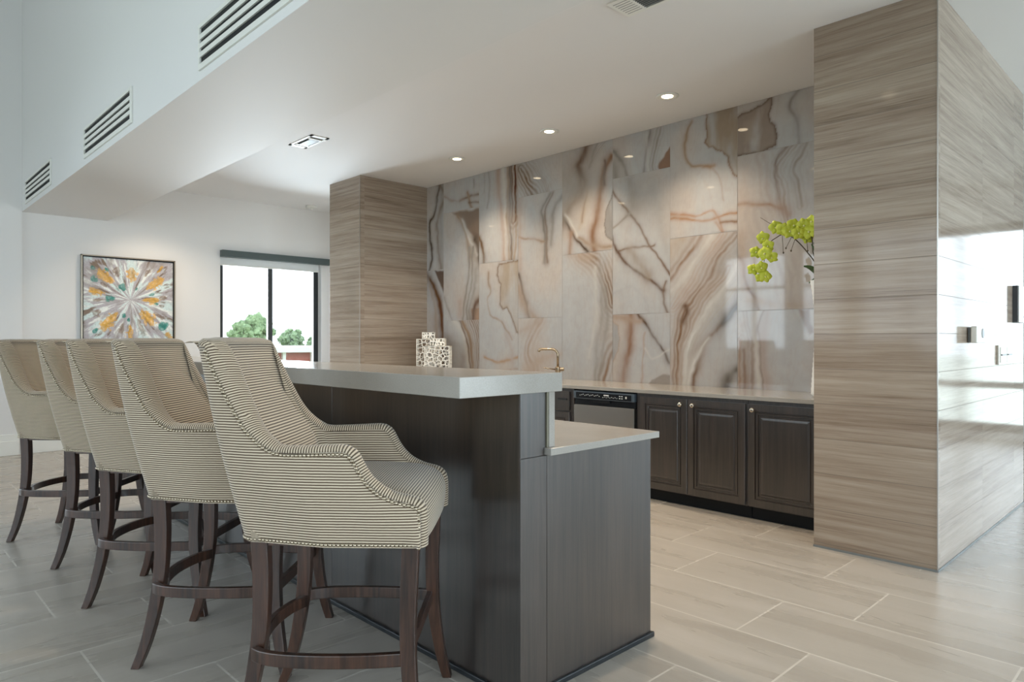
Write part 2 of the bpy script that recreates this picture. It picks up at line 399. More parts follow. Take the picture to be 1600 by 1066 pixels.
# ------------------------------------------------------------------ onyx wall
def W(px, py):
    """photo reading -> (X, Z) on the onyx wall"""
    u = (px-800)/F_PX; dx = u*KX-KY; dy = u*KY+KX; tt = YW/dy
    return (tt*dx, CAM_H+tt*(533-py)/F_PX, tt)
LIGHT = np.array(lin((172, 171, 170)))
CX = [-6.56, -6.225, -5.61, -5.005, -4.402, -3.80, -3.202, -2.60, -2.0, -1.55]
HJ = [[2.015], [2.65, 1.42], [2.025], [2.65, 1.42], [2.01], [2.64, 1.425], [2.04], [2.61, 1.42], [2.03]]
FEA = {}
def mute(c, k=.14, d=.84):
    g = sum(c)/3; return tuple((x*(1-k)+g*k)*d for x in c)
def fe(c, r, kind, pts, wd, colr, a=.8, **kw):
    colr = mute(colr)
    if 'rim' in kw: kw['rim'] = mute(kw['rim'])
    FEA.setdefault((c, r), []).append((kind, pts, wd, lin(colr), a, kw))
BR=(138,110,88); DK=(104,88,74); TN=(176,150,126); WH=(226,220,212); GR=(160,152,142); OR=(172,122,84); PK=(196,172,156)
fe(0,0,'b',[(687,285),(680,330),(672,350),(672,375),(675,400),(668,430)],1.5,DK); fe(0,0,'b',[(686,285),(695,305),(688,325),(684,345),(684,375),(690,430)],2.2,BR); fe(0,0,'b',[(692,285),(689,350),(691,430)],4,GR,.5)
fe(0,1,'b',[(662,424),(676,445),(686,470),(692,520),(691,565)],5,(116,80,50),.9); fe(0,1,'p',[(678,420),(697,420),(697,470),(690,455)],3,(96,66,42),.9); fe(0,1,'b',[(668,440),(678,470),(682,520),(684,570)],2,TN,.5)
fe(1,0,'b',[(719,314),(732,308),(750,301)],1.3,BR,.7); fe(1,0,'b',[(729,302),(738,325),(743,336)],1.8,TN); fe(1,0,'b',[(733,316),(750,316)],1.2,BR,.7); fe(1,0,'b',[(690,307),(708,314),(724,313)],1.5,TN,.5); fe(1,0,'b',[(740,280),(741,292)],1,GR)
fe(1,1,'p',[(704,330),(752,324),(752,400),(740,375),(725,350)],4,BR,.85); fe(1,1,'b',[(742,375),(750,405),(756,415)],4,DK,.9); fe(1,1,'b',[(715,338),(728,365),(733,390),(735,400)],2,TN,.7)
fe(1,1,'b',[(722,345),(733,372),(745,398)],1.5,WH,.5); fe(1,1,'b',[(733,385),(733,430),(727,460),(723,508)],1.6,GR,.8); fe(1,1,'b',[(738,385),(738,440),(731,470),(730,508)],1.4,GR,.8); fe(1,1,'b',[(744,420),(742,450),(735,478),(734,508)],2,GR,.7)
fe(1,1,'p',[(736,482),(752,478),(752,508),(739,508)],3,(186,140,106),.8); fe(1,1,'b',[(752,464),(742,478),(737,508)],2.6,(130,104,88),.8); fe(1,1,'b',[(718,470),(718,490)],5,PK,.6); fe(1,1,'b',[(694,465),(706,500),(709,510)],1.4,GR,.6)
fe(1,2,'b',[(709,500),(725,525),(731,555),(732,600)],3,WH,.9); fe(1,2,'b',[(719,500),(733,525),(738,560),(739,600)],2.5,TN,.9); fe(1,2,'b',[(716,500),(729,530),(735,570),(736,600)],1,BR,.8); fe(1,2,'b',[(738,498),(748,530),(749,600)],8,(160,136,118),.85,st=9); fe(1,2,'b',[(694,520),(705,545),(706,600)],7,(172,160,150),.6); fe(1,2,'b',[(722,560),(720,600)],5,(176,160,150),.6)
fe(2,0,'b',[(803,240),(804,345)],8,(132,96,68),.95,st=5); fe(2,0,'b',[(796,250),(797,340),(801,420)],1.8,DK,.9); fe(2,0,'b',[(785,255),(788,300),(790,350),(787,420)],2.8,WH,.9); fe(2,0,'b',[(780,255),(779,300),(785,340),(787,420)],3,PK,.8)
fe(2,0,'b',[(807,340),(803,420)],6,(180,152,126),.7,st=4); fe(2,0,'b',[(793,250),(793,330),(797,420)],1.5,TN,.8); fe(2,0,'b',[(762,262),(766,290),(762,325)],1.4,GR,.6); fe(2,0,'b',[(749,370),(755,400),(757,420)],3,(130,104,80),.9); fe(2,0,'b',[(756,265),(757,300)],1.2,GR,.4)
fe(2,1,'r',[(780,412),(815,405),(815,525),(807,521),(803,505),(799,492),(793,482),(786,484),(781,476),(782,465),(783,445),(779,440),(776,430),(777,418)],2,(186,164,138),.85,rim=(140,110,84)); fe(2,1,'b',[(764,425),(762,440),(767,455),(762,470),(765,490),(785,505),(800,530)],1.1,TN,.7); fe(2,1,'b',[(757,558),(780,566),(813,557)],1.4,(196,158,122),.8)
fe(2,1,'b',[(760,590),(800,578),(815,575)],1,TN,.5); fe(2,1,'b',[(790,520),(800,550),(802,600)],3,(200,186,176),.6)
fe(3,0,'b',[(814,265),(828,290),(842,312)],8,(146,120,96),.85,st=7); fe(3,0,'b',[(836,265),(852,290),(862,312)],3.5,(176,158,140),.7,st=5)
fe(3,1,'b',[(860,300),(846,328),(849,345),(852,380),(851,410)],1.6,GR,.8); fe(3,1,'b',[(864,300),(852,330),(854,360),(855,410)],1.4,BR,.55); fe(3,1,'b',[(880,305),(864,335),(862,380)],2.5,GR,.6); fe(3,1,'b',[(811,371),(835,376),(850,377)],1,TN,.8)
fe(3,1,'b',[(810,428),(815,440),(818,458),(823,475),(828,502)],1.8,DK,.85); fe(3,1,'b',[(810,450),(822,480),(840,502)],6,(188,162,140),.7); fe(3,1,'b',[(811,310),(813,420)],3,PK,.5)
fe(3,2,'b',[(845,498),(830,525),(824,550),(832,575),(838,600)],5,(186,162,144),.7,st=3); fe(3,2,'b',[(811,520),(830,510),(845,500)],3,(196,176,160),.6); fe(3,2,'b',[(812,590),(850,560),(879,555)],5,(200,178,160),.6)
fe(4,0,'b',[(920,220),(909,250),(904,262),(910,283),(903,305)],4.5,(132,104,84),.9); fe(4,0,'b',[(911,285),(903,303),(885,335),(878,350)],3.4,BR,.8); fe(4,0,'b',[(957,242),(946,262),(941,285),(936,310),(933,340),(927,360),(927,400)],3.6,(158,120,92),.9); fe(4,0,'b',[(946,250),(944,290)],1.2,(120,88,66),.8)
fe(4,0,'b',[(878,335),(888,352),(899,372),(917,394)],1.5,DK,.9); fe(4,0,'b',[(883,335),(893,350),(903,370)],1.2,WH,.9); fe(4,0,'b',[(893,365),(890,400)],2.6,(176,138,110),.8); fe(4,0,'r',[(960,296),(952,312),(947,330),(944,352),(948,368),(960,380)],1.5,(158,152,146),.85,rim=(140,126,112))
fe(4,0,'b',[(938,215),(927,240),(920,262)],1.2,GR,.7); fe(4,0,'b',[(950,215),(935,235),(922,256)],3,(178,164,152),.6,st=4); fe(4,0,'b',[(921,300),(912,330),(905,355)],2.4,(206,190,172),.7); fe(4,0,'b',[(916,295),(908,345)],1,TN,.8); fe(4,0,'b',[(880,280),(895,300),(885,325)],9,(172,158,142),.5)
fe(4,0,'b',[(905,372),(925,385),(955,386)],2,TN,.7); fe(4,0,'b',[(884,300),(930,285)],16,(196,186,176),.35)
fe(4,1,'b',[(912,392),(935,412),(948,440),(958,475)],8,(158,134,114),.85,st=6); fe(4,1,'b',[(895,398),(920,402)],5,(196,172,152),.6); fe(4,1,'b',[(960,540),(947,570),(940,610)],6,(158,126,102),.8,st=3); fe(4,1,'b',[(938,415),(940,480),(932,550),(928,610)],2.4,GR,.55); fe(4,1,'b',[(945,450),(948,500),(940,560),(933,610)],2.4,GR,.5); fe(4,1,'b',[(930,420),(931,500),(921,560)],2,WH,.5)
fe(5,0,'b',[(1018,205),(1009,245),(1005,285)],1.4,(128,118,108),.9); fe(5,0,'b',[(1032,200),(1021,240),(1018,285)],3.4,(168,158,146),.9,st=3); fe(5,0,'b',[(1012,210),(1013,280)],1.5,WH,.6); fe(5,0,'p',[(1050,222),(1040,235),(1033,250),(1027,262),(1029,275),(1050,272)],3,(154,110,80),.95); fe(5,0,'b',[(960,238),(975,262),(984,290)],1.8,GR,.8); fe(5,0,'b',[(958,258),(964,290)],4,GR,.6)
fe(5,1,'b',[(955,297),(966,312),(980,330),(995,345),(1010,370),(1020,390),(1036,412),(1052,432)],1.1,(142,116,96),.9); fe(5,1,'b',[(982,332),(970,345),(955,358)],1,(168,158,146),.8); fe(5,1,'b',[(966,392),(990,386),(1022,383)],1.1,(146,120,100),.85)
fe(5,1,'b',[(955,372),(964,390),(980,412),(1000,430),(1020,443),(1038,456)],1.8,(122,98,82),.9); fe(5,1,'b',[(984,392),(1000,410),(1012,432)],5,(170,154,138),.8); fe(5,1,'b',[(985,285),(988,318)],9,(166,158,148),.6); fe(5,1,'b',[(1042,440),(1037,465),(1045,495)],1.4,BR,.7); fe(5,1,'b',[(957,460),(985,448),(1005,465),(1015,490)],1.5,(196,194,192),.6)
fe(5,1,'b',[(1020,290),(1035,360),(1046,400)],6,(188,182,174),.4)
fe(5,2,'b',[(996,488),(1015,515),(1028,535),(1046,568)],1.8,(112,92,76),.9); fe(5,2,'b',[(985,488),(986,530),(978,560),(971,610)],4,(166,130,108),.85); fe(5,2,'r',[(950,495),(966,508),(968,530),(966,550),(955,572)],1.5,(178,176,174),.9,rim=(198,172,154)); fe(5,2,'p',[(1006,610),(1016,592),(1036,584),(1050,586),(1050,610)],3,(160,148,138),.8)
fe(5,2,'b',[(957,496),(985,498),(1000,500)],3,(188,160,138),.7); fe(5,2,'b',[(1008,520),(1005,560),(1000,605)],1.2,PK,.7); fe(5,2,'b',[(1008,545),(1020,560),(1046,548)],1,WH,.6)
fe(6,0,'r',[(1104,170),(1102,200),(1105,212),(1100,222),(1107,230),(1114,228),(1120,236),(1130,238),(1138,246),(1139,260),(1144,272),(1150,278),(1158,272),(1158,160)],2.5,(172,148,120),.9,rim=(150,114,82)); fe(6,0,'b',[(1082,190),(1076,202),(1069,225),(1069,243),(1076,256),(1095,260),(1108,262)],1.3,(186,160,134),.9); fe(6,0,'b',[(1098,262),(1115,259)],2.5,(184,146,112),.8); fe(6,0,'b',[(1112,265),(1128,285),(1132,312)],1,TN,.5)
fe(6,0,'b',[(1046,341),(1080,345),(1104,344),(1120,338),(1156,333)],1.2,(190,146,112),.9); fe(6,0,'b',[(1048,335),(1085,338),(1112,330),(1124,342),(1133,366)],1.2,(194,150,118),.8); fe(6,0,'b',[(1126,346),(1156,349)],1.1,(156,118,90),.9); fe(6,0,'b',[(1118,345),(1125,356),(1135,370)],1.4,(190,146,114),.8)
fe(6,1,'b',[(1094,370),(1078,392),(1064,410),(1045,438)],4.2,(158,122,94),.9,st=2); fe(6,1,'b',[(1060,372),(1048,392)],8,(196,172,146),.7); fe(6,1,'b',[(1148,368),(1125,400),(1105,435),(1090,458),(1078,472),(1068,488),(1061,520),(1055,612)],4.4,(158,126,100),.9,st=3)
fe(6,1,'b',[(1128,366),(1100,408),(1072,450),(1052,480)],7,(200,176,160),.75,st=6); fe(6,1,'b',[(1112,368),(1085,410),(1050,455)],3,WH,.6); fe(6,1,'b',[(1140,420),(1112,455),(1088,490),(1075,530),(1066,560),(1062,612)],6,(182,154,132),.75,st=5); fe(6,1,'b',[(1069,480),(1073,492),(1066,502)],2,(138,108,86),.8)
fe(6,1,'b',[(1158,405),(1120,465),(1092,505),(1075,550),(1068,612)],2.4,WH,.85); fe(6,1,'b',[(1158,440),(1130,475),(1100,510),(1083,545),(1075,612)],3.4,(206,196,184),.8,st=3); fe(6,1,'b',[(1158,466),(1135,498),(1110,525),(1097,545),(1088,572),(1081,612)],3,(146,120,102),.95); fe(6,1,'b',[(1108,528),(1092,552),(1078,585),(1074,612)],2,WH,.8)
fe(6,1,'b',[(1158,474),(1140,492),(1128,506)],4,(124,118,112),.9); fe(6,1,'b',[(1158,572),(1142,588),(1132,612)],5,(126,118,110),.9); fe(6,1,'b',[(1158,385),(1130,415)],6,(190,182,176),.6)
fe(7,0,'r',[(1140,186),(1168,175),(1190,160),(1207,148),(1202,178),(1204,188),(1212,196),(1216,212),(1212,226),(1202,232),(1190,240),(1140,250)],3,(160,138,120),.85,rim=(124,98,78)); fe(7,0,'b',[(1247,140),(1236,165),(1243,185),(1247,228)],1.8,GR,.7); fe(7,0,'p',[(1160,190),(1180,178),(1185,215),(1160,230)],8,(186,168,152),.6)
fe(7,1,'b',[(1238,225),(1212,262),(1222,288),(1226,320),(1230,350)],4.5,(168,146,130),.85,st=4); fe(7,1,'b',[(1230,228),(1212,250),(1212,275),(1220,310)],1.4,(136,112,96),.7); fe(7,1,'b',[(1262,220),(1240,262),(1245,290),(1250,320)],3,(170,156,142),.8,st=2); fe(7,1,'b',[(1190,245),(1196,280),(1204,320)],8,(188,170,158),.5,st=3); fe(7,1,'b',[(1150,319),(1190,320),(1222,323)],1.4,(174,136,110),.85); fe(7,1,'b',[(1222,320),(1232,335)],4,(176,146,130),.7)
fe(7,1,'b',[(1154,402),(1160,410),(1164,430),(1170,448),(1176,460),(1188,490)],2,(132,102,86),.9); fe(7,1,'b',[(1158,370),(1160,440)],8,(200,172,150),.5); fe(7,1,'b',[(1170,470),(1200,475),(1275,478)],6,(190,168,148),.7); fe(7,1,'b',[(1165,270),(1160,300),(1154,330)],10,(206,184,168),.4); fe(7,1,'b',[(1185,330),(1215,420),(1225,480)],12,(184,172,164),.45,st=5)
fe(7,2,'b',[(1165,486),(1169,510),(1173,530),(1172,612)],2.4,(150,122,104),.9,st=2); fe(7,2,'b',[(1157,535),(1156,612)],4.4,(178,148,126),.9,st=3); fe(7,2,'b',[(1164,545),(1165,612)],1.6,(150,118,98),.8); fe(7,2,'b',[(1176,538),(1175,612)],1.6,(146,116,98),.9); fe(7,2,'b',[(1160,510),(1167,500)],2,(196,176,160),.6)
fe(7,2,'b',[(1183,482),(1181,540),(1185,612)],3,WH,.8); fe(7,2,'b',[(1194,480),(1188,500),(1188,560),(1191,612)],1.2,(150,134,122),.9); fe(7,2,'b',[(1199,480),(1193,520),(1194,560),(1198,612)],6,(192,172,160),.7); fe(7,2,'p',[(1246,480),(1264,480),(1272,520),(1264,528)],4,(158,134,120),.8)

def fbm(x, z, s, o=3, seed=0.):
    return np.array([mnoise.fractal((a*s+seed, b*s+seed*1.7, seed), 1., 2., o) for a, b in zip(x, z)])
def seg_dist(px, pz, poly):
    """signed distance to an open polyline"""
    best = np.full(px.shape, 1e9); sg = np.ones(px.shape)
    for (a, b) in zip(poly, poly[1:]):
        dx, dz = b[0]-a[0], b[1]-a[1]; L = dx*dx+dz*dz+1e-12
        tt = np.clip(((px-a[0])*dx+(pz-a[1])*dz)/L, 0, 1); ex = px-a[0]-tt*dx; ez = pz-a[1]-tt*dz
        d = np.hypot(ex, ez); k = d < best; best = np.where(k, d, best); sg = np.where(k, np.sign(dx*ez-dz*ex), sg)
    return best*sg
def inside(px, pz, poly):
    r = np.zeros(px.shape, bool); n = len(poly)
    for i in range(n):
        a, b = poly[i], poly[(i+1) % n]
        c = ((a[1] > pz) != (b[1] > pz)) & (px < (b[0]-a[0])*(pz-a[1])/(b[1]-a[1]+1e-12)+a[0]); r ^= c
    return r
verts = []; faces = []; cols = []
for c in range(9):
    zs = [ZC] + HJ[c] + [.80]; zs = sorted(zs, reverse=True)
    for r in range(len(zs)-1):
        x0, x1, z1, z0 = CX[c]+.0012, CX[c+1]-.0012, zs[r]-.0012, zs[r+1]+.0012
        nx = max(2, int((x1-x0)/.0075)); nz = max(2, int((z1-z0)/.0085))
        gx, gz = np.meshgrid(np.linspace(x0, x1, nx+1), np.linspace(z0, z1, nz+1)); fx, fz = gx.ravel(), gz.ravel()
        o = len(verts); verts += [(a, YW, b) for a, b in zip(fx, fz)]
        faces += [(o+j*(nx+1)+i, o+j*(nx+1)+i+1, o+(j+1)*(nx+1)+i+1, o+(j+1)*(nx+1)+i) for j in range(nz) for i in range(nx)]
        sd = c*5.3+r*2.1
        wx = fx+.02*fbm(fx, fz, 6, 3, sd); wz = fz+.02*fbm(fx, fz, 6, 3, sd+31)
        n1 = fbm(fx, fz*.6, 2.2, 4, sd+9); n2 = fbm(fx*2.2, fz*.5, 3.5, 4, sd+17)
        base = LIGHT[None, :]*(1+.08*n1[:, None])
        tanw = np.clip(n1*.8+.16, 0, .5)[:, None]; base = base*(1-tanw)+np.array(lin((176, 160, 146)))*tanw
        k2 = np.clip(np.abs(np.sin(n2*7+fx*9))**14*.25, 0, 1)[:, None]; base = base*(1-k2)+np.array(lin((164, 154, 144)))*k2
        for kind, pts, wd, colr, a, kw in FEA.get((c, r), []):
            pw = [W(*q) for q in pts]; dep = sum(q[2] for q in pw)/len(pw); wm = wd*dep/F_PX
            colr = np.array(colr)
            if kind == 'b':
                if len(pw) > 2: pw = [(q.x, q.y) for q in smooth_path([(q[0], q[1], 0) for q in pw], 4)]
                d = seg_dist(wx, wz, pw); nn = 1+.35*n1
                f = np.clip(1.1*np.exp(-(np.abs(d)/(wm*1.55*nn))**1.5), 0, 1)*a*.9*np.clip(1+.7*n2, .45, 1.2)+.26*a*np.exp(-(d/(wm*4.2))**2)*(1+n1)
                if kw.get('st'):
                    s_ = kw['st']; f = f*(.62+.38*np.sin(d/(wm*2.6)*2*math.pi*s_*.5+n2*1.5))
                base = base*(1-f[:, None])+colr*f[:, None]
            else:
                poly = [(q[0], q[1]) for q in pw]; ins = inside(wx, wz, poly); d = np.abs(seg_dist(wx, wz, poly+[poly[0]]))
                f = np.where(ins, np.clip(d/wm, 0, 1), 0)*a if kind == 'p' else np.where(ins, 1., 0)*a*np.clip(.62+.9*n2+.5*n1+.35*np.exp(-d/(wm*6)), .2, 1)
                base = base*(1-f[:, None])+colr*f[:, None]
                if kw.get('rim'):
                    f = np.exp(-(d/(wm*(.8+.5*np.abs(n2))))**2)*np.where(ins, 1., .45)*.85
                    base = base*(1-f[:, None])+np.array(lin(kw['rim']))*f[:, None]
        cols.append(base)
me = bpy.data.meshes.new('wall_onyx'); me.from_pydata(verts, [], faces); me.materials.append(M['onyx'])
ca = me.attributes.new('paint', 'FLOAT_COLOR', 'POINT'); cc_ = np.concatenate(cols); cc_ = np.hstack([np.clip(cc_, 0, 1), np.ones((len(cc_), 1))])
ca.data.foreach_set('color', cc_.astype(np.float32).ravel())
ox = bpy.data.objects.new('wall_onyx', me); COL.objects.link(ox); struct(ox, 'wall of glossy veined onyx slabs behind the counter')
m = MB(); m.box(-6.54, -1.65, YW+.004, YW+.02, .75, ZC)
struct(m.build('trim_5', plain('joint_grout', (150, 142, 132), .6)), 'joint filler behind the onyx slabs')

# ------------------------------------------------------------------ back counter run
def panel_door(m, x0, x1, z0, z1, y, th=.02):
    """raised panel door facing -Y, built as concentric rings"""
    prof = [(0, th), (0, .002), (.002, 0), (.046, 0), (.049, .009), (.055, .009), (.058, .004), (.066, .004), (.070, .013), (.080, .013), (.085, .007), (.100, .005)]
    vs = []; fs = []
    for ins, dy in prof: vs += [(x0+ins, y+dy, z0+ins), (x1-ins, y+dy, z0+ins), (x1-ins, y+dy, z1-ins), (x0+ins, y+dy, z1-ins)]
    n = len(prof)
    for j in range(n-1):
        for k in range(4): l = (k+1) % 4; fs.append((j*4+k, j*4+l, (j+1)*4+l, (j+1)*4+k))
    fs.append((0,3,2,1)); fs.append(tuple((n-1)*4+k for k in range(4)))
    return m.add(vs, fs)
YF = 4.315; ZU = .797
def knob(root, x, z, y=YF-.02):
    m = MB(); m.lathe([(.004, 0), (.004, .008), (.014, .012), (.0165, .018), (.015, .024), (.008, .027)], (x, y, z), 20, 'y'); m.build('knob', M['chrome'], root, smooth=True)
def cabinet(x0, x1, label, doors, drawer=False, name='base_cabinet'):
    c = thing(name, label, 'cabinet', ((x0+x1)/2, 4.6, 0), 'espresso base cabinets along the onyx wall')
    m = MB(); m.box(x0, x1, YF, 4.9, .09, ZU); m.build('carcass', M['wood'], c, bevel=.0015)
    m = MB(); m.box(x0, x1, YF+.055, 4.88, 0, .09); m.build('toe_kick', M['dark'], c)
    for a, b, kx in doors:
        zt = .772 if not drawer else .60
        m = MB(); panel_door(m, a, b, .10, zt, YF-.02); d = m.build('door', M['wood'], c)
        if kx: knob(d, kx, .735 if not drawer else .56)
    if drawer:
        m = MB(); m.box(x0+.02, x1-.04, YF-.02, YF, .615, .772); d = m.build('drawer', M['wood'], c, bevel=.003)
        m = MB(); m.box(x1-.16, x1-.06, YF-.026, YF-.02, .70, .714); m.build('handle', M['blackmetal'], d)
    return c
cabinet(-3.09, -2.200, 'two-door espresso cabinet between the dishwasher and the pillar cabinet, knobs side by side', [(-3.055, -2.652, -2.70), (-2.646, -2.212, -2.60)])
cabinet(-2.195, -1.655, 'single-door espresso cabinet at the right end of the counter against the pillar', [(-2.19, -1.70, -2.155)])
cabinet(-4.62, -3.722, 'espresso sink cabinet with a drawer front, left of the dishwasher', [(-4.6, -3.76, None)], True)
cabinet(-5.57, -4.625, 'espresso cabinet behind the raised bar, left of the sink cabinet', [(-5.55, -5.11, -5.16), (-5.10, -4.645, -5.06)])
cabinet(-6.53, -5.575, 'espresso cabinet beside the left stone pillar, behind the bar', [(-6.51, -6.06, -6.11), (-6.05, -5.60, -6.01)])
m = MB(); m.box(-6.536, -1.652, 4.29, 4.925, ZU+.001, .827)
tag(m.build('countertop', M['quartz'], bevel=.003), 'long grey quartz countertop along the onyx wall', 'countertop')

dw = thing('dishwasher', 'stainless steel dishwasher with a dark control panel under the back counter', 'dishwasher', (-3.405, 4.6, 0))
m = MB(); m.box(-3.715, -3.097, YF+.01, 4.9, .09, ZU); m.build('housing', M['dark'], dw)
m = MB(); m.box(-3.705, -3.107, YF-.022, YF+.01, .12, .672); m.build('door', M['steel'], dw, bevel=.004)
m = MB(); m.box(-3.708, -3.103, YF-.024, YF+.01, .722, .785); cp = m.build('control_panel', M['slate'], dw, bevel=.006)
m = MB(); m.box(-3.68, -3.13, YF-.0262, YF-.023, .729, .775); m.build('display', M['blackplastic'], cp, bevel=.001)
for i in range(13): m = MB(); m.box(-3.64+i*.0165, -3.633+i*.0165, YF-.0268, YF-.0262, .748+.004*(i % 3), .754+.004*(i % 3)); m.build('indicator_mark', M['whitemark'], cp)
for i in range(9): m = MB(); m.box(-3.405+i*.017, -3.398+i*.017, YF-.0268, YF-.0262, .742+.004*(i % 2), .747+.004*(i % 2)); m.build('indicator_mark', M['whitemark'], cp)
m = MB(); m.box(-3.395, -3.345, YF-.0268, YF-.0262, .757, .766); m.build('clock_readout', M['whitemark'], cp)
for i in range(2):
    for j in range(2): m = MB(); m.box(-3.245+i*.022, -3.232+i*.022, YF-.0268, YF-.0262, .741+j*.017, .748+j*.017); m.build('button', M['whitemark'], cp)
m = MB(); m.box(-3.185, -3.172, YF-.0268, YF-.0262, .745, .762); m.build('button', M['whitemark'], cp)
m = MB(); m.box(-3.708, -3.103, YF-.006, YF+.01, .672, .722).box(-3.50, -3.34, YF-.022, YF-.006, .700, .722); m.build('handle', M['blackplastic'], dw, bevel=.003)
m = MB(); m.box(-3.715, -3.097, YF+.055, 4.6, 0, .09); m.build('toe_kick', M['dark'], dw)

fa = thing('faucet', 'champagne bronze single-lever faucet on the back counter', 'faucet', (-4.27, 4.72, .827))
FX, FY = -4.27, 4.72
m = MB(); m.lathe([(.030, .8275), (.030, .832), (.024, .836), (.022, .90), (.026, .915), (.026, .945), (.018, .953), (.014, .955)], (FX, FY, 0), 24); m.build('body', M['bronze'], fa, auto=40)
pts = [(FX, FY, .95), (FX, FY, 1.06)] + [(FX-.055*(1-math.cos(a))*.72, FY-.055*(1-math.cos(a))*.72, 1.06+.055*math.sin(a)) for a in (R(20), R(40), R(60), R(80), R(90))] + [(FX-.11, FY-.11, 1.115), (FX-.122, FY-.122, 1.108), (FX-.124, FY-.124, 1.09)]
m = MB(); m.tube(pts, .012, 12); m.build('spout', M['bronze'], fa, smooth=True)
m = MB(); m.tube([(FX+.02, FY+.01, .93), (FX+.05, FY+.03, .93)], .017, 16); h = m.build('lever', M['bronze'], fa, auto=40)
m = MB(); m.tube([(FX-.018, FY-.02, .928), (FX-.06, FY-.07, .936), (FX-.085, FY-.10, .945)], [.006, .005, .004], 8); m.build('lever_pin', M['bronze'], h, smooth=True)

# ------------------------------------------------------------------ lattice jars
def voronoi_cells(w, h, n, seed):
    rr = random.Random(seed); pts = []
    g = int(math.sqrt(n*w/h)) or 1; gy = max(1, int(n/g))
    for i in range(g):
        for j in range(gy): pts.append(((i+.5+rr.uniform(-.42, .42))*w/g, (j+.5+rr.uniform(-.42, .42))*h/gy))
    cells = []
    for i, p in enumerate(pts):
        poly = [(0, 0), (w, 0), (w, h), (0, h)]
        for j, q in enumerate(pts):
            if i == j: continue
            nx, ny = q[0]-p[0], q[1]-p[1]; mx, my = (p[0]+q[0])/2, (p[1]+q[1])/2; new = []
            for a, b in zip(poly, poly[1:]+poly[:1]):
                da = (a[0]-mx)*nx+(a[1]-my)*ny; db = (b[0]-mx)*nx+(b[1]-my)*ny
                if da <= 0: new.append(a)
                if (da < 0) != (db < 0) and abs(da-db) > 1e-12:
                    tt = da/(da-db); new.append((a[0]+(b[0]-a[0])*tt, a[1]+(b[1]-a[1])*tt))
            poly = new
            if len(poly) < 3: break
        if len(poly) >= 3: cells.append(poly)
    return cells
def lattice_box(m, cx, cy, z0, wd, dp, ht, rot, n, seed, th=.010, strut=.011):
    ca_, sa_ = math.cos(rot), math.sin(rot)
    def T(x, y, z): return (cx+x*ca_-y*sa_, cy+x*sa_+y*ca_, z0+z)
    def face(w_, h_, nn, sd, fn):
        for cell in voronoi_cells(w_, h_, nn, sd):
            gx = sum(p[0] for p in cell)/len(cell); gy = sum(p[1] for p in cell)/len(cell)
            rad = min(math.hypot(p[0]-gx, p[1]-gy) for p in cell)
            k = max(.25, 1-strut/max(rad, .012)*.75)
            k2 = [(gx+(p[0]-gx)*k, gy+(p[1]-gy)*k) for p in cell]; N = len(cell)
            vs = [fn(p[0], p[1], 0) for p in cell]+[fn(p[0], p[1], 0) for p in k2]+[fn(p[0], p[1], th) for p in k2]+[fn(p[0], p[1], th) for p in cell]
            fs = []
            for i in range(N):
                j = (i+1) % N; fs += [(i, j, N+j, N+i), (N+i, N+j, 2*N+j, 2*N+i), (2*N+i, 2*N+j, 3*N+j, 3*N+i)]
            m.add(vs, fs)
    hw, hd = wd/2, dp/2
    face(wd, ht, n, seed, lambda u, v, d: T(-hw+u, -hd+d, v))
    face(wd, ht, n, seed+1, lambda u, v, d: T(hw-u, hd-d, v))
    face(dp, ht, n, seed+2, lambda u, v, d: T(hw-d, -hd+u, v))
    face(dp, ht, n, seed+3, lambda u, v, d: T(-hw+d, hd-u, v))
    # rims and a closed top and bottom
    for zz in (0, ht-.008):
        vs = [T(sx*hw, sy*hd, zz+dz) for dz in (0, .008) for sy in (-1, 1) for sx in (-1, 1)]
        m.add(vs, [(0,2,3,1),(4,5,7,6),(0,1,5,4),(2,6,7,3),(0,4,6,2),(1,3,7,5)])
def jar(label, cx, cy, wd, ht, lw, lh, rot, seed):
    j = thing('lattice_jar', label, 'jar', (cx, cy, .827), 'white lattice jars on the back counter')
    m = MB(); lattice_box(m, cx, cy, .8275, wd, wd, ht, rot, 40, seed, strut=.0065); m.build('body', M['ceramic'], j, fix=False)
    m = MB(); lattice_box(m, cx, cy, .8275+ht+.001, lw, lw, lh, rot, 14, seed+9, strut=.012); m.build('lid', M['ceramic'], j, fix=False)
jar('taller white lattice jar with a square lid, standing behind the shorter one', -6.15, 4.66, .255, .385, .14, .075, R(49), 3)
jar('shorter white lattice jar with a square lid, in front of the taller one', -5.80, 4.52, .265, .31, .155, .08, R(45), 11)

# ------------------------------------------------------------------ white vase with orchid
VX, VY = -1.785, 4.58
prof = [(.085, .8275), (.100, .84), (.098, .90), (.088, 1.05), (.078, 1.2), (.077, 1.32), (.083, 1.42), (.092, 1.50), (.101, 1.56), (.106, 1.585), (.098, 1.585), (.085, 1.50), (.07, 1.35), (.068, 1.2)]
t = NT('woven_white_ceramic'); br = t.n('TexBrick', {'Vector': t.map((1, 1, 1), (t.n('TexCoord'), 'UV')), 'Scale': 34., 'Mortar Size': .03}, offset=.5)
t.set(Base_Color=(*lin((238, 236, 230)), 1), Roughness=.4, Normal=t.bump((br, 'Fac'), .5, .003)); M['vase'] = t.m
m = MB()
zz = .8275
for i in range(46):                       # stacked fine ribs
    z0_ = .8275+i*(1.585-.8275)/46
    def rad_at(z):
        for (ra, za), (rb, zb) in zip(prof[:10], prof[1:10]):
            if za <= z <= zb: return ra+(rb-ra)*(z-za)/(zb-za+1e-9)
        return .1
    pass
P2 = []
for i in range(47):
    z = .8275+i*(1.585-.8275)/46; P2.append((rad_at(z)+(.0022 if i % 2 else 0), z))
m.lathe(P2+prof[10:], (VX, VY, 0), 40)
